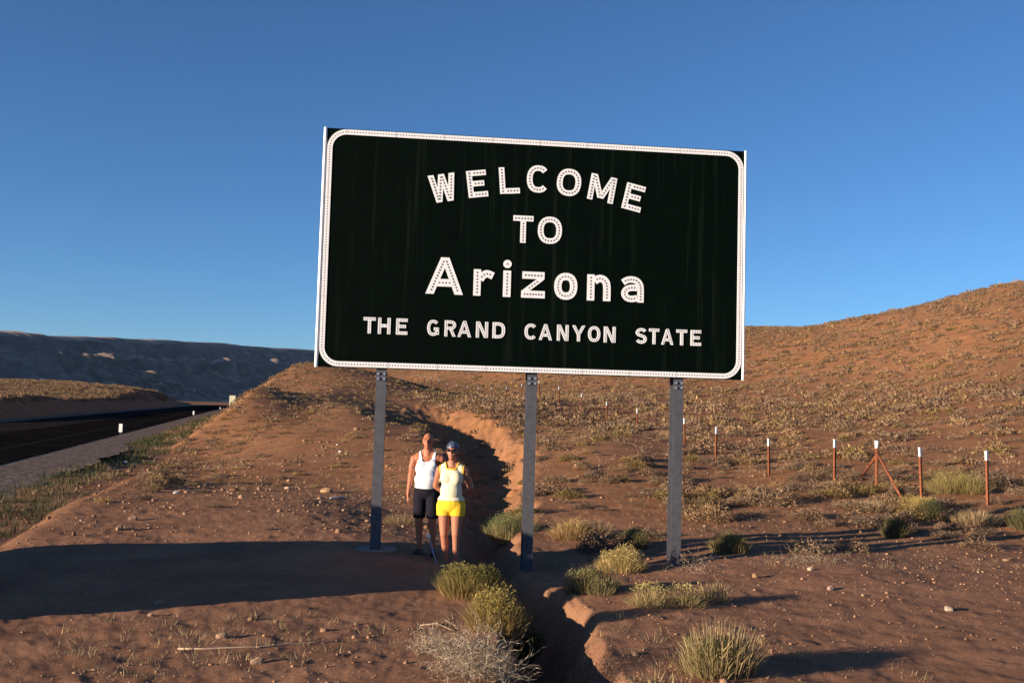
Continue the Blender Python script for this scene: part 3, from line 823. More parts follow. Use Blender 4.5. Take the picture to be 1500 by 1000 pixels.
def letter(ch, cx, cz_, wid, hgt, rot, step, parent):
    """letter centred at sign coordinates (cx, cz_) for cap height hgt and width wid"""
    W, strokes = G[ch]; sx, sy = wid / W, hgt
    c, s = math.cos(rot), math.sin(rot)
    def tr(p):
        x, y = (p[0] - W / 2) * sx, (p[1] - .5) * sy
        return (cx + x * c - y * s, cz_ + x * s + y * c)
    bm = bmesh.new(); dots = []; th = .012; lw = w_ * (sx + sy) / 2 * (.86 if ch == 'a' else 1)
    for k, st in enumerate(strokes):
        t = th + k * .0011
        if st[0] in 'lc':
            pts = [tr(p) for p in (soften(st[1]) if st[0] == 'l' else st[1])]; ribbon(bm, pts, lw, .0005, t, st[0] == 'c')
            dots += [(d, t) for d in dots_along(pts, step, st[0] == 'c', 0 if st[0] == 'c' else lw * .45)]
        elif st[0] == 'd':
            p, q = np.array(st[1]), np.array(st[2]); hw = .108 / 1.0
            a0, a1 = tr((p[0] - hw, p[1])), tr((p[0] + hw, p[1])); b0, b1 = tr((q[0] - hw, q[1])), tr((q[0] + hw, q[1]))
            poly_prism_strip(bm, [np.array(a0), np.array(b0)], [np.array(a1), np.array(b1)], .0005, t, False)
            dots += [(d, t) for d in dots_along([tr(p), tr(q)], step, False, lw * .6)]
        else:
            o = np.array(tr(st[1])); rr = st[2] * sy
            fr = [bm.verts.new((o[0] + rr * math.cos(a), -.0005 - t, o[1] + rr * math.sin(a))) for a in np.linspace(0, 2 * math.pi, 17)[:-1]]
            bk = [bm.verts.new((v.co.x, -.0005, v.co.z)) for v in fr]
            bm.faces.new(fr)
            for i in range(16): bm.faces.new((fr[i], bk[i], bk[(i + 1) % 16], fr[(i + 1) % 16]))
            dots.append((o, t))
    o = bm_obj("letter", bm, SIGN_WHITE, parent)
    o["label"] = "white letter " + ch
    tmax = th + .0011 * len(strokes)
    dot_mesh("reflector_buttons", [d for d, t in dots], .0145 if hgt > .3 else .0095, tmax + .0008, o)
    return o

M = 96.6
for ch, px, py, wpx, hpx, rot in (('W', 649, 275.5, 40, 41, 10.5), ('E', 699, 269.5, 29, 40, 8), ('L', 746, 264.5, 29.5, 39.5, 5), ('C', 788, 262.5, 33, 41, 0),
                                  ('O', 833.5, 267.5, 36.5, 41, -4.5), ('M', 882, 276.5, 39.5, 39.5, -9.5), ('E', 928, 289.5, 29, 40, -12.5)):
    p = on_sign(px, py); letter(ch, p[0], p[1], wpx / M, hpx / M, math.radians(rot), .046, sign)
for ch, px, py, wpx in (('T', 766.3, 336, 30), ('O', 805.5, 337.5, 36)):
    p = on_sign(px, py); letter(ch, p[0], p[1], wpx / M, 40.5 / M, 0, .046, sign)
# Arizona: cap height 54 px, baselines slope with the sign
for ch, x0, x1 in (('A', 623, 678), ('r', 693, 722.5), ('i', 735.5, 748.5), ('z', 763, 798), ('o', 811, 845.5), ('n', 859, 894.5), ('a', 908, 943.5)):
    b = 431 + (x0 + x1 - 1301) / 2 * .0425
    p = on_sign((x0 + x1) / 2, b); wid = (x1 - x0) / M
    letter(ch, p[0], p[1] + 27 / M, wid, 54 / M, 0, .047, sign)
for ch, x0, x1 in (('T', 532, 549.5), ('H', 553.5, 571.5), ('E', 580, 596.5), ('G', 625.5, 642.5), ('R', 651, 667.5), ('A', 670, 690), ('N', 697, 714.5), ('D', 721, 739.5),
                   ('C', 768, 786), ('A', 789, 808.5), ('N', 815.5, 832.5), ('Y', 837.5, 857), ('O', 861, 879), ('N', 884, 901.5),
                   ('S', 930.5, 947.5), ('T', 950, 965.5), ('A', 968, 986.5), ('T', 990, 1006.5), ('E', 1011, 1027)):
    b = 488.3 + ((x0 + x1) / 2 - 541) * .0378
    p = on_sign((x0 + x1) / 2, b); letter(ch, p[0], p[1] + 11.7 / M, (x1 - x0) / M, 23.4 / M, 0, .034, sign)
# border: straight runs in lengths and four rounded corners
bw, rad = .078, .25
bx0, bx1, bz0, bz1 = -SW / 2 + .055 + bw / 2, SW / 2 - .05 - bw / 2, SZB + .012 + bw / 2, SZB + SH - .012 - bw / 2
runs = []
def run(p, q, n):
    for i in range(n): runs.append([np.array(p) + (np.array(q) - np.array(p)) * t for t in (i / n + .0006, (i + 1) / n - .0006)])
run((bx0 + rad, bz1), (bx1 - rad, bz1), 8); run((bx1, bz1 - rad), (bx1, bz0 + rad), 4)
run((bx1 - rad, bz0), (bx0 + rad, bz0), 8); run((bx0, bz0 + rad), (bx0, bz1 - rad), 4)
for cx, cz_, a in ((bx1 - rad, bz1 - rad, 90), (bx1 - rad, bz0 + rad, 0), (bx0 + rad, bz0 + rad, -90), (bx0 + rad, bz1 - rad, 180)):
    runs.append(arc(cx, cz_, rad, rad, a, a - 90, 14, 2))
for rn in runs:
    bm = bmesh.new(); ribbon(bm, rn, bw, .0006, .011)
    o = bm_obj("border_strip", bm, SIGN_WHITE, sign)
    dot_mesh("reflector_buttons", dots_along(rn, .042, False, .02), .0108, .0124, o)

# posts: galvanised I beams
def ibeam(px_t, zb, name="post"):
    fw, dp, ft = .155, .235, .012
    x = px_t
    o = empty("post_dummy") if False else None
    bm = bmesh.new(); y0 = .046
    box(bm, x - fw / 2, x + fw / 2, y0, y0 + ft, zb, SZB + SH - .25)
    box(bm, x - fw / 2, x + fw / 2, y0 + dp - ft, y0 + dp, zb, SZB + SH - .25)
    box(bm, x - .005, x + .005, y0 + ft + .001, y0 + dp - ft - .001, zb, SZB + SH - .25)
    post = bm_obj("post", bm, GALV, sign)
    bm = bmesh.new(); box(bm, x - fw / 2 + .004, x + fw / 2 - .004, y0 - .010, y0 - .001, SZB - .185, SZB - .035)
    pl = bm_obj("fuse_plate", bm, GALV_DARK, post)
    for bx in (-.045, .045):
        for bz in (-.15, -.075):
            bm = bmesh.new(); tube(bm, [(x + bx, y0 - .011, SZB + bz), (x + bx, y0 - .032, SZB + bz)], .019, 6)
            bm_obj("bolt", bm, BOLT, pl)
    bm = bmesh.new(); box(bm, x - fw / 2 - .015, x + fw / 2 + .015, y0 - .02, y0 + dp + .02, zb + .05, zb + .07)
    base = bm_obj("base_plate", bm, GALV, post)
    for bx in (-.05, .05):
        bm = bmesh.new(); tube(bm, [(x + bx, y0 - .008, zb + .072), (x + bx, y0 - .008, zb + .13)], .014, 6)
        bm_obj("anchor_bolt", bm, BOLT, base)
    return post
for t, zb in ((-2.3, .0), (-.02, -.3), (2.26, -.14)):
    wx, wy = SCX + t * SAX[0] - .16 * SNO[0], SCY + t * SAX[1] - .16 * SNO[1]
    g = hz(wx, wy); ps = ibeam(t, g - .12)
    if t < -1:
        bm = bmesh.new(); tube(bm, [(t, .16, g - .2), (t, .16, g + .015)], .33, 28); bm_obj("concrete_footing", bm, CONC, ps)

# horizontal stringers behind the panels
for z in (SZB + .5, SZB + 1.8, SZB + 3.1):
    bm = bmesh.new(); box(bm, -SW / 2 + .1, SW / 2 - .1, .0405, .0455, z - .04, z + .04); bm_obj("stringer", bm, ALU, sign)

# ------------------------------------------------------------------ fence posts on the slope
def fence_post(px, py_top, py_base, d, label, group=None, k=1.0):
    p = at(px, py_base, d); g = hz(p[0], p[1]); H = max(.9, at(px, py_top, d)[2] - g)
    o = empty("fence_post", (p[0], p[1], g)); tag(o, label, "fence post", group)
    wd = .021 * k; lean = random.Random(int(px)).uniform(-.012, .012)
    top = .22
    bm = bmesh.new()
    box(bm, -wd, wd, -.006 * k, .006 * k, -.3, H - top); box(bm, -.006 * k, .006 * k, .0065 * k, .045 * k, -.3, H - top)
    bm_obj("shaft", bm, RUST, o)
    bm = bmesh.new(); wd *= 1.12
    box(bm, -wd, wd, -.007 * k, .007 * k, H - top, H); box(bm, -.007 * k, .007 * k, .0075 * k, .048 * k, H - top, H)
    bm_obj("white_top", bm, WHITE_PAINT, o)
    o.rotation_euler = (random.Random(int(px)).uniform(-.02, .02), -.028 + lean, .5)
    return o
fence_post(1448, 660, 741, 23, "rusty fence post with white top nearest the right edge of the picture", "fence posts", 1.25)
fence_post(1351, 655, 735, 24, "rusty fence post with white top just right of the braced corner post", "fence posts", 1.25)
fence_post(1223, 643, 706, 26.5, "rusty fence post with white top just left of the braced corner post", "fence posts", 1.25)
fence_post(1127, 642, 693, 29, "rusty fence post with white top, second left of the braced corner post", "fence posts", 1.25)
fence_post(1049, 625, 681, 32, "rusty fence post with white top, next right of the right sign post", "fence posts", 1.25)
fence_post(1003, 612, 655, 38, "rusty fence post with white top half hidden by the right sign post", "fence posts", 1.25)
fence_post(934, 598, 632, 46, "white topped fence post on the slope, nearest left of the right sign post", "fence posts", 1.35)
fence_post(889, 588, 619, 54, "white topped fence post on the slope, second left of the right sign post", "fence posts", 1.4)
fence_post(852, 576, 607, 62, "white topped fence post on the slope, third left of the right sign post", "fence posts", 1.45)
fence_post(819, 566, 593, 71, "white topped fence post on the slope, fourth left of the right sign post", "fence posts", 1.5)
fence_post(790, 557, 582, 80, "white topped fence post just right of the middle sign post", "fence posts", 1.6)
far_posts = [(764, 562, 87), (742, 566, 95), (720, 567, 101), (701, 567, 108), (685, 565, 115), (669, 563, 122), (655, 561, 129), (643, 556, 135), (632, 552, 140), (622, 550, 145), (612, 549, 150),
             (604, 550, 155), (588, 553, 160), (580, 557, 165), (573, 557, 170), (543, 552, 180), (534, 550, 186), (528, 549, 192), (524, 548, 196), (514, 543, 200)]
for i, (px, py, d) in enumerate(far_posts):
    fence_post(px, py, py + 1.5 / d * FPX, d, "tiny white topped post in the distant fence row seen under the sign", "distant fence posts", 1.7 + i * .06)
def corner_post():
    p = at(1284, 704, 26.2); g = hz(p[0], p[1])
    o = empty("braced_fence_post", (p[0], p[1], g)); tag(o, "thick rusty corner post with white top and two slanting braces", "fence post")
    H = at(1284, 645, 26.2)[2] - g
    bm = bmesh.new(); tube(bm, [(0, 0, -.3), (0, 0, H - .2)], .042, 10); bm_obj("shaft", bm, RUST, o, True)
    bm = bmesh.new(); tube(bm, [(0, 0, H - .2), (0, 0, H)], .05, 10); bm_obj("white_top", bm, WHITE_PAINT, o, True)
    for (qx, qy, d, hh) in ((1322, 728, 24.6, H - .3), (1262, 706, 28.4, H - .38)):
        q = at(qx, qy, d); zq = hz(q[0], q[1]) - g
        bm = bmesh.new(); tube(bm, [(q[0] - p[0], q[1] - p[1], zq - .05), (0, 0, hh)], .035, 8); bm_obj("brace", bm, RUST, o, True)
corner_post()

# ------------------------------------------------------------------ roadside markers
def delineator(px, py_top, s_d, label):
    s = s_d; P = None
    l = 6.3; 
    # point on the gravel shoulder at the depth asked
    yy = s_d; t = (yy - RN[1] * l) / RE[1]; x = RE[0] * t + RN[0] * l
    g = -.03
    o = empty("delineator_post", (x, yy, g), .1); tag(o, label, "marker post")
    H = at(px, py_top, yy)[2] - g
    bm = bmesh.new(); box(bm, -.03, .03, 0, .03, -.2, H - .1); bm_obj("stake", bm, DARK_POST, o)
    bm = bmesh.new(); box(bm, -.085, .085, -.012, -.002, H - .42, H); bm_obj("reflector_plate", bm, WHITE_PAINT, o, bevel=.004)
delineator(197, 621, 50, "white marker plate on a dark stake at the road edge, nearest one")
delineator(293, 602, 112, "small white marker plate farther along the road edge")
delineator(318, 596, 205, "tiny white marker plate beside the distant road bend")
def board():
    p = at(340, 593, 150); g = hz(p[0], p[1])
    o = empty("distant_road_sign", (p[0], p[1], g), .1); tag(o, "cream rectangular road sign at the far end of the road", "road sign")
    z0, z1 = at(340, 593, 150)[2], at(340, 579, 150)[2]
    bm = bmesh.new(); box(bm, -.44, .44, -.02, 0, z0, z1); b = bm_obj("board", bm, CREAM_BOARD, o); b.location.z = -g
    for x in (-.17, .17):
        bm = bmesh.new(); box(bm, x - .12, x + .12, -.026, -.0215, z0 + .14, z0 + .42); bm_obj("dark_figure", bm, DARK_INK, b)
    bm = bmesh.new(); box(bm, -.05, .05, .002, .08, -.5, z1 - g - .1); bm_obj("stake", bm, DARK_POST, o)
board()

# ------------------------------------------------------------------ people
def skin_mat(name, c):
    m = mat(name, c, .55, spec=.35, noise=(tuple(v * .86 for v in c), 9))
    b = m.node_tree.nodes["Principled BSDF"]; b.inputs["Subsurface Weight"].default_value = .12; b.inputs["Subsurface Radius"].default_value = (.02, .008, .004)
    return m
SKIN_M = skin_mat("skin_tanned", (.42, .150, .080)); SKIN_W = skin_mat("skin_fair", (.43, .170, .10))

def capsule(bm, a, b, ra, rb, n=14):
    a, b = Vector(a), Vector(b)
    tube(bm, [a, a.lerp(b, .33), a.lerp(b, .67), b], [ra, ra + (rb - ra) * .33, ra + (rb - ra) * .67, rb], n)
    ellipsoid(bm, a, (ra, ra, ra), n, 8); ellipsoid(bm, b, (rb, rb, rb), n, 8)

def hand(bm, wrist, down, side, front, k=1.0, r=.0095):
    """palm and five fingers hanging along 'down'; side = thumb side, front = palm facing"""
    w, d, s, f = Vector(wrist), Vector(down).normalized(), Vector(side).normalized(), Vector(front).normalized()
    for q in (-.028, -.009, .010, .029):
        capsule(bm, w + d * .01 * k + s * q * .6 * k, w + d * .085 * k + s * q * k, .017 * k, .014 * k, 8)
    for q, L in ((-.031, .058), (-.011, .072), (.010, .078), (.031, .070)):
        p0 = w + d * .085 * k + s * q * k; p1 = p0 + (d * .8 + f * .25) * L * .5 * k; p2 = p1 + (d * .55 + f * .7).normalized() * L * .55 * k
        capsule(bm, p0, p1, r * 1.1, r, 8); capsule(bm, p1, p2, r, r * .85, 8)
    t0 = w + d * .03 * k + s * .026 * k; t1 = t0 + (d * .6 + s * .75 + f * .3).normalized() * .045 * k; t2 = t1 + (d * .9 + f * .4).normalized() * .035 * k
    capsule(bm, t0, t1, r * 1.5, r * 1.2, 8); capsule(bm, t1, t2, r * 1.2, r, 8)

def grow(name, bm, material, root, vox=.0095):
    me = bpy.data.meshes.new(name); bm.to_mesh(me); bm.free()
    o = bpy.data.objects.new(name, me); COL.objects.link(o)
    m = o.modifiers.new("r", 'REMESH'); m.mode = 'VOXEL'; m.voxel_size = vox
    s = o.modifiers.new("s", 'SMOOTH'); s.factor = .5; s.iterations = 5
    dg = bpy.context.evaluated_depsgraph_get(); ev = o.evaluated_get(dg)
    me2 = bpy.data.meshes.new_from_object(ev); me2.name = name
    o.modifiers.clear(); o.data = me2
    me2.materials.clear(); me2.materials.append(material)
    for p in me2.polygons: p.use_smooth = True
    o.parent = root
    return o

def garment(name, body, pred, off, material, parent, relax=3, edit=None):
    """cloth that follows the body: the skin faces where pred holds, lifted off and smoothed"""
    bm = bmesh.new(); bm.from_mesh(body.data); bm.normal_update()
    kill = [f for f in bm.faces if not pred(f.calc_center_median())]
    bmesh.ops.delete(bm, geom=kill, context='FACES')
    bm.normal_update()
    for v in bm.verts:
        v.co += v.normal * (off(v.co) if callable(off) else off)
    for _ in range(relax): bmesh.ops.smooth_vert(bm, verts=bm.verts, factor=.5, use_axis_x=True, use_axis_y=True, use_axis_z=True)
    if edit:
        for v in bm.verts: v.co = edit(v.co)
    me = bpy.data.meshes.new(name); bm.to_mesh(me); bm.free(); me.materials.append(material)
    for p in me.polygons: p.use_smooth = True
    o = link(bpy.data.objects.new(name, me), parent)
    s = o.modifiers.new("thick", 'SOLIDIFY'); s.thickness = .004; s.offset = -1
    return o

def face_parts(root, z, y, dx, lipc, eyes=True):
    dark = mat("eye_dark", (.03, .02, .015), .3)
    if eyes:
        for s in (-1, 1):
            bm = bmesh.new(); ellipsoid(bm, (s * dx, y + .012, z), (.013, .010, .007), 10, 6); bm_obj("eye", bm, dark, root, True)
            bm = bmesh.new(); tube(bm, [(s * (dx - .018), y + .0, z + .022), (s * dx, y - .004, z + .027), (s * (dx + .018), y + .008, z + .022)], .004, 6); bm_obj("eyebrow", bm, mat("brow", (.06, .03, .02), .8), root, True)
    bm = bmesh.new(); tube(bm, [(-.024, y - .004, z - .064), (0, y - .013, z - .067), (.024, y - .004, z - .064)], [.003, .0065, .003], 6); bm_obj("mouth", bm, mat("lips", lipc, .5), root, True)

def make_man():
    p = at(620, 808, 15.0); g = hz(-1.21, 14.95)
    root = empty("person", (-1.21, 14.95, g - .01), -.10)
    tag(root, "bald person in white tank top and dark shorts standing with one arm hanging", "person")
    bm = bmesh.new()
    ellipsoid(bm, (0, .016, 1.70), (.079, .097, .106)); ellipsoid(bm, (0, -.022, 1.642), (.059, .072, .072)); ellipsoid(bm, (0, -.064, 1.592), (.030, .026, .024))
    capsule(bm, (0, -.094, 1.70), (0, -.106, 1.672), .008, .012, 8); capsule(bm, (-.035, -.074, 1.722), (.035, -.074, 1.722), .014, .014, 8)
    for s in (-1, 1):
        ellipsoid(bm, (s * .081, .012, 1.675), (.011, .02, .032)); ellipsoid(bm, (s * .040, -.052, 1.657), (.024, .022, .022))
    capsule(bm, (0, .015, 1.61), (0, .028, 1.47), .059, .068)
    capsule(bm, (-.15, .03, 1.425), (.15, .03, 1.425), .07, .07)
    for s in (-1, 1): capsule(bm, (s * .03, .03, 1.52), (s * .16, .03, 1.445), .05, .052)
    ellipsoid(bm, (0, .02, 1.29), (.178, .118, .19)); ellipsoid(bm, (0, -.012, 1.12), (.165, .132, .19)); ellipsoid(bm, (0, .012, .96), (.17, .125, .14))
    for s in (-1, 1): ellipsoid(bm, (s * .075, -.055, 1.345), (.085, .055, .065))
    for s, kx, ky, ax_, ay in ((-1, -.1, -.02, -.085, .02), (1, .105, -.03, .125, .03)):
        capsule(bm, (s * .088, .012, .93), (kx, ky, .50), .098, .060); capsule(bm, (kx, ky, .50), (ax_, ay, .09), .057, .037)
        ellipsoid(bm, ((kx + ax_) / 2, (ky + ay) / 2 + .025, .36), (.052, .056, .12))
        capsule(bm, (ax_, ay + .04, .045), (ax_ + s * .03, ay - .15, .036), .042, .036); 
    capsule(bm, (-.205, .03, 1.415), (-.255, .04, 1.14), .062, .045); capsule(bm, (-.255, .04, 1.14), (-.268, -.045, .89), .045, .029)
    ellipsoid(bm, (-.235, .025, 1.28), (.052, .056, .10))
    hand(bm, (-.268, -.047, .885), (0, -.12, -1), (.15, -1, 0), (1, 0, 0))
    capsule(bm, (.205, .03, 1.415), (.31, .14, 1.19), .062, .045); capsule(bm, (.31, .14, 1.19), (.50, .20, 1.07), .045, .029)
    hand(bm, (.50, .20, 1.07), (1, .0, -.3), (0, 0, 1), (0, -1, 0))
    body = grow("body", bm, SKIN_M, root)
    tank_m = mat("white_cotton", (.80, .80, .82), .9, spec=.1, bump=.15, bscale=18)
    def tank(c):
        x, y, z = abs(c.x), c.y, c.z
        if z < .985 or z > 1.56: return False
        if z < 1.27: return x < .182
        if z < 1.36: return x < .182 - (z - 1.27) * .55
        neck = .055 + (z - 1.385) * .30 if z > 1.385 and y < .045 else (.06 if z > 1.44 else 0)
        return neck < x < .132
    garment("tank_top", body, tank, lambda c: .010 + (.012 if c.z < 1.15 else 0), tank_m, root, 4)
    sh_m = mat("navy_cotton", (.013, .012, .019), .9, spec=.1, bump=.2, bscale=14)
    garment("shorts", body, lambda c: .545 < c.z < 1.03 and abs(c.x) < .212, lambda c: .012 + .03 * (1.03 - c.z), sh_m, root, 6)
    garment("shoe", body, lambda c: c.z < .095 and c.x < .015, .008, mat("black_shoe", (.015, .015, .017), .6), root, 2)
    garment("shoe", body, lambda c: c.z < .095 and c.x >= .015, .008, bpy.data.materials["black_shoe"], root, 2)
    garment("hair", body, lambda c: 1.635 < c.z < 1.745 and c.y > .028 and abs(c.x) > -1, .007, mat("dark_hair", (.035, .02, .013), .8), root, 2)
    face_parts(root, 1.693, -.083, .031, (.30, .10, .08))
    # pole beside his leg
    q = Vector((-1.33, 14.95, 0))
    pole = empty("walking_pole", tuple(at(640, 818, 14.3))); pole.location.z = hz(pole.location.x, pole.location.y)
    tag(pole, "thin grey pole with a white tip leaning beside the shaded legs", "pole")
    T = Vector(at(627.5, 782, 14.62)) - pole.location
    bm = bmesh.new(); tube(bm, [(0, 0, -.02), T * .88], .010, 8); bm_obj("shaft", bm, mat("grey_alloy", (.30, .33, .40), .45, .6), pole, True)
    bm = bmesh.new(); tube(bm, [T * .86, T * .93, T], [.018, .024, .016], 8); bm_obj("white_grip", bm, WHITE_PAINT, pole, True)

def make_woman():
    x0, y0 = -.79, 14.02; g = hz(x0, y0)
    root = empty("person", (x0, y0, max(g, -.06) - .01), -.16); root.scale = (1.06, 1.06, 1.07)
    tag(root, "person in cream sleeveless top, yellow shorts, dark helmet and sunglasses", "person")
    bm = bmesh.new()
    ellipsoid(bm, (0, .012, 1.545), (.073, .092, .102)); ellipsoid(bm, (0, -.018, 1.487), (.054, .068, .07)); ellipsoid(bm, (0, -.052, 1.447), (.028, .027, .022))
    capsule(bm, (0, -.088, 1.545), (0, -.102, 1.518), .008, .012, 8)
    for s in (-1, 1): ellipsoid(bm, (s * .074, .012, 1.525), (.010, .018, .028)); ellipsoid(bm, (s * .038, -.058, 1.505), (.02, .018, .018))
    capsule(bm, (0, .015, 1.46), (0, .026, 1.34), .047, .052)
    capsule(bm, (-.125, .03, 1.29), (.125, .03, 1.29), .055, .055)
    for s in (-1, 1): capsule(bm, (s * .02, .03, 1.38), (s * .13, .03, 1.305), .038, .042)
    ellipsoid(bm, (0, .02, 1.19), (.145, .10, .16)); ellipsoid(bm, (0, .0, 1.02), (.132, .105, .16)); ellipsoid(bm, (0, .018, .86), (.172, .125, .13))
    for s in (-1, 1): ellipsoid(bm, (s * .060, -.036, 1.18), (.078, .058, .085))
    for s, kx, ky, ax_, ay in ((-1, -.075, -.02, -.055, .05), (1, .085, -.025, .085, .02)):
        capsule(bm, (s * .088, .015, .83), (kx, ky, .455), .096, .054); capsule(bm, (kx, ky, .455), (ax_, ay, .085), .050, .033)
        ellipsoid(bm, ((kx + ax_) / 2, (ky + ay) / 2 + .022, .33), (.046, .05, .11))
        capsule(bm, (ax_, ay + .035, .042), (ax_ + s * .02, ay - .13, .032), .038, .032)
    for s in (-1, 1):
        el = (s * .245, .12, 1.06); wr = (s * .07, .185, .93)
        capsule(bm, (s * .172, .03, 1.285), el, .05, .038); capsule(bm, el, wr, .037, .025)
        hand(bm, wr, (-s, .1, -.35), (0, 0, 1), (0, 1, .1), .92, .0085)
    body = grow("body", bm, SKIN_W, root)
    cream = mat("cream_cotton", (.74, .66, .46), .9, spec=.1, bump=.25, bscale=13)
    yellow = mat("yellow_cotton", (.80, .50, .035), .85, spec=.15, bump=.15, bscale=14)
    def top(c):
        x, y, z = abs(c.x), c.y, c.z
        if z < .885 or z > 1.42: return False
        if z < 1.17: return x < .19 and not (y > .10 and x > .10) and not (y > .135 and z < 1.1)
        if z < 1.25: return x < .165
        if y < .04 and z > 1.30 and x < .05 + (z - 1.30) * .35: return False
        if z > 1.355 and x < .06: return False
        return x < .152
    garment("sleeveless_top", body, top, lambda c: .012 + .010 * float(sstep(1.15, .9, c.z)), cream, root, 5)
    def trim(c):
        x, y, z = abs(c.x), c.y, c.z
        e = (.05 + (z - 1.30) * .35)
        neck = y < .05 and 1.283 < z < 1.40 and (x < e + .02) and not (z > 1.303 and x < e)
        arm = z > 1.25 and (.152 if z > 1.25 else .165) - .004 < x < (.152 if z > 1.25 else .165) + .013 and z < 1.40
        return neck or arm
    garment("yellow_trim", body, trim, .0165, yellow, root, 1)
    garment("shorts", body, lambda c: .695 < c.z < .95 and not (c.y > .16 and c.z > .86), lambda c: .010 + .012 * float(sstep(.9, .7, c.z)), yellow, root, 4)
    garment("shoe", body, lambda c: c.z < .085 and c.x < .015, .008, mat("grey_shoe", (.12, .11, .11), .7), root, 2)
    garment("shoe", body, lambda c: c.z < .085 and c.x >= .015, .008, bpy.data.materials["grey_shoe"], root, 2)
    hm = bpy.data.materials.new("checked_helmet"); hm.use_nodes = True; nt = hm.node_tree; b = nt.nodes["Principled BSDF"]; b.inputs["Roughness"].default_value = .4
    tc = nt.nodes.new("ShaderNodeTexCoord"); ck = nt.nodes.new("ShaderNodeTexChecker"); ck.inputs["Scale"].default_value = 40
    ck.inputs[1].default_value = (.005, .006, .014, 1); ck.inputs[2].default_value = (.12, .15, .24, 1)
    nt.links.new(tc.outputs["Object"], ck.inputs[0]); nt.links.new(ck.outputs[0], b.inputs[0])
    garment("helmet", body, lambda c: c.z > 1.568 - (c.y + .06) * .25 and c.z < 1.75, lambda c: .012 + .010 * float(sstep(1.56, 1.63, c.z)), hm, root, 2)
    bm = bmesh.new()
    for s in (-1, 1):
        ellipsoid(bm, (s * .033, -.084, 1.545), (.030, .016, .019), 12, 8); tube(bm, [(s * .06, -.07, 1.548), (s * .08, -.01, 1.545), (s * .082, .03, 1.535)], .0035, 6)
    tube(bm, [(-.012, -.098, 1.55), (.012, -.098, 1.55)], .004, 6)
    bm_obj("sunglasses", bm, mat("dark_lens", (.006, .006, .008), .12, spec=.6), root, True)
    face_parts(root, 1.545, -.074, .03, (.34, .10, .08), False)
    bm = bmesh.new(); tube(bm, [(.066, -.02, 1.565), (.058, -.035, 1.48), (0, -.035, 1.428), (-.058, -.035, 1.48), (-.066, -.02, 1.565)], .004, 6); bm_obj("chin_strap", bm, bpy.data.materials["black_shoe"], root, True)
make_man(); make_woman()

# ------------------------------------------------------------------ litter and stones one can point to
def rock(px, py, s, label, col=None, name="rock", cat="rock", seed=0, d0=6.0):
    p = hit(px, py, d0); rg = np.random.default_rng(seed)
    bm = bmesh.new(); bmesh.ops.create_icosphere(bm, subdivisions=2, radius=1)
    k = rg.uniform(.7, 1.25, 3)
    for v in bm.verts:
        n = 1 + .28 * math.sin(v.co.x * 3.1 + seed) * math.cos(v.co.y * 2.7 - seed) + rg.uniform(-.07, .07)
        v.co = Vector((v.co.x * k[0] * n, v.co.y * k[1] * n, v.co.z * .72 * n)) * s
    m = mat("rock_" + name, col or (.34, .22, .15), .95, spec=.1, noise=(tuple(q * .7 for q in (col or (.34, .22, .15))), 20))
    o = bm_obj(name, bm, m); o.location = (p[0], p[1], p[2] + s * .3)
    return tag(o, label, cat)
rock(234, 886, .055, "round stone at the lower edge of the long shadow", seed=1)
rock(221, 902, .035, "small stone just below the round stone by the shadow", seed=2)
rock(175, 776, .08, "brown stone just above the long shadow on the left", seed=3)
rock(195, 762, .07, "brown stone farther up from the shadow on the left", seed=4)
rock(478, 721, .12, "pale orange rock on the spur left of the left post", (.5, .3, .17), seed=5, d0=15)
rock(1187, 835, .045, "pale pebble on the dirt in front of the flattened twigs", (.55, .42, .3), seed=6)
rock(1216, 864, .045, "pink pebble on the bare dirt at right", (.5, .32, .24), seed=7)
rock(1389, 894, .05, "pale pebble alone on the bare dirt far right", (.48, .36, .27), seed=8)
rock(324, 936, .045, "grey stone above the pale stick in the foreground", seed=9)
rock(377, 972, .05, "grey brown clod below the pale stick", seed=10)
rock(498, 663, .07, "crumpled white paper scrap high on the spur", (.8, .79, .76), "paper_scrap", "litter", 11, 15)
rock(494, 652, .05, "smaller white scrap just above the crumpled paper", (.8, .79, .76), "paper_scrap", "litter", 12, 15)
rock(258, 723, .055, "lone white scrap on the slope near the road", (.8, .79, .76), "paper_scrap", "litter", 13, 12)
rock(184, 678, .08, "white scrap lying in the green roadside grass", (.75, .74, .72), "paper_scrap", "litter", 14, 12)
def stick(pts, label, r=.008, c=(.55, .40, .28), name="dry_stick", cat="stick"):
    P = [hit(*p) + np.array([0, 0, r * .8]) for p in pts]
    bm = bmesh.new(); o0 = Vector(P[0]); tube(bm, [Vector(p) - o0 for p in P], [r * (1 - .6 * i / len(P)) for i in range(len(P))], 6)
    o = bm_obj(name, bm, mat(name, c, .9, noise=(tuple(q * .7 for q in c), 14)), smooth=True); o.location = o0; tag(o, label, cat)
stick([(260, 951), (300, 951), (340, 950), (380, 948), (420, 946), (455, 943), (490, 941)], "long thin pale stick lying on the foreground dirt", .009)
stick([(484, 731), (496, 729), (508, 728)], "white strip of litter on the spur beside the left post", .02, (.75, .72, .7), "litter_strip", "litter")
stick([(615, 918), (640, 915), (662, 924)], "curved dead twig beside the grey twig tangle", .008, (.4, .28, .2))

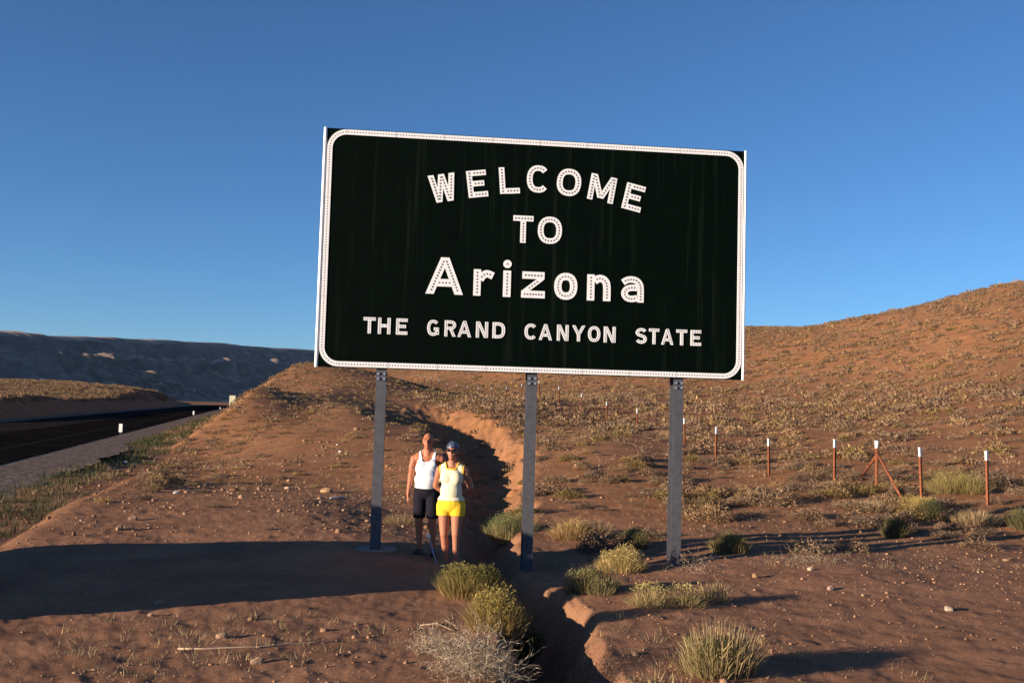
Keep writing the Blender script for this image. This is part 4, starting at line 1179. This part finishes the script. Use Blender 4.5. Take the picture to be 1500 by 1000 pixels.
# ------------------------------------------------------------------ the parked car whose shadow crosses the scene
def car():
    c, s = 6.0, 12.4
    x, y = RE[0] * s + RN[0] * c, RE[1] * s + RN[1] * c
    root = empty("parked_car", (x, y, -.03), math.atan2(RE[1], RE[0]) - math.pi / 2)      # local +Y points up the road
    tag(root, "dark blue minivan with a roof box parked on the gravel shoulder left of the picture", "car")
    paint = mat("car_paint", (.02, .035, .09), .3, .2, spec=.6); glass = mat("car_glass", (.015, .018, .02), .08, spec=.8)
    rubber = mat("tyre_rubber", (.02, .02, .02), .9); lamp = mat("lamp_lens", (.75, .75, .75), .15); red = mat("tail_lens", (.4, .02, .02), .2)
    prof = [(2.35, .42), (2.40, .66), (2.32, .92), (1.75, 1.06), (1.22, 1.48), (1.0, 1.54), (-1.9, 1.55), (-2.28, 1.46), (-2.40, 1.0), (-2.42, .75), (-2.38, .42)]
    bm = bmesh.new(); R_ = []
    for sx in (-1, 1):
        for inset in (1,):
            R_.append([bm.verts.new((sx * (.90 - max(0, z - 1.0) * .25), yy, z)) for yy, z in prof])
    n = len(prof)
    for k in range(n): bm.faces.new((R_[0][k], R_[0][(k + 1) % n], R_[1][(k + 1) % n], R_[1][k]))
    bm.faces.new(R_[0]); bm.faces.new(R_[1][::-1])
    bm_obj("body", bm, paint, root, bevel=.05)
    def pane(pts, name="window"):
        bm = bmesh.new(); bm.faces.new([bm.verts.new(p) for p in pts]); o = bm_obj(name, bm, glass, root)
        m = o.modifiers.new("t", 'SOLIDIFY'); m.thickness = .012; m.offset = 0
    for sx in (-1, 1):
        X = lambda z: sx * (.905 - max(0, z - 1.0) * .25)
        for a, b, c_, d in ((1.55, 1.25, .25, .25), (.18, .18, -1.0, -1.0), (-1.07, -1.07, -2.25, -2.15)):
            pane([(X(1.1), a, 1.1), (X(1.38), b, 1.38), (X(1.38), d, 1.38), (X(1.1), c_, 1.1)])
    pane([(-.78, 1.70, 1.12), (.78, 1.70, 1.12), (.72, 1.30, 1.43), (-.72, 1.30, 1.43)], "windshield")
    pane([(-.76, -2.385, 1.1), (.76, -2.385, 1.1), (.72, -2.31, 1.4), (-.72, -2.31, 1.4)], "rear_window")
    for sx in (-1, 1):
        for yy in (1.45, -1.45):
            bm = bmesh.new(); tube(bm, [(sx * .72, yy, .33), (sx * .93, yy, .33)], .33, 24); w = bm_obj("wheel", bm, rubber, root, bevel=.03)
            bm = bmesh.new(); tube(bm, [(sx * .90, yy, .33), (sx * .94, yy, .33)], .19, 20); bm_obj("rim", bm, GALV, w)
        bm = bmesh.new(); box(bm, sx * .72 - .14, sx * .72 + .14, 2.33, 2.42, .64, .80); bm_obj("headlight", bm, lamp, root, bevel=.02)
        bm = bmesh.new(); box(bm, sx * .76 - .1, sx * .76 + .1, -2.43, -2.32, .72, 1.0); bm_obj("tail_light", bm, red, root, bevel=.02)
        bm = bmesh.new(); ellipsoid(bm, (sx * 1.0, 1.35, 1.12), (.1, .06, .07)); bm_obj("mirror", bm, paint, root, True)
    bm = bmesh.new(); box(bm, -.62, .62, -.35, 1.0, 1.575, 1.92); bm_obj("roof_box", bm, DARK_POST, root, bevel=.08)
    for yy in (2.38, -2.42):
        bm = bmesh.new(); box(bm, -.9, .9, yy - .05, yy + .06, .38, .56); bm_obj("bumper", bm, DARK_POST, root, bevel=.03)
car()

# ------------------------------------------------------------------ the air between here and the mesa
def haze():
    bm = bmesh.new(); box(bm, -13000, 13000, -13000, 13000, -40, 520)
    m = bpy.data.materials.new("haze_air"); m.use_nodes = True; nt = m.node_tree
    nt.nodes.remove(nt.nodes["Principled BSDF"])
    v = nt.nodes.new("ShaderNodeVolumePrincipled"); v.inputs["Color"].default_value = (.42, .62, 1.0, 1); v.inputs["Density"].default_value = 1.0e-5; v.inputs["Anisotropy"].default_value = 0.0
    nt.links.new(v.outputs[0], nt.nodes["Material Output"].inputs["Volume"])
    tag(bm_obj("haze", bm, m), "thin blue distance haze over the desert", "haze", kind="stuff")
haze()
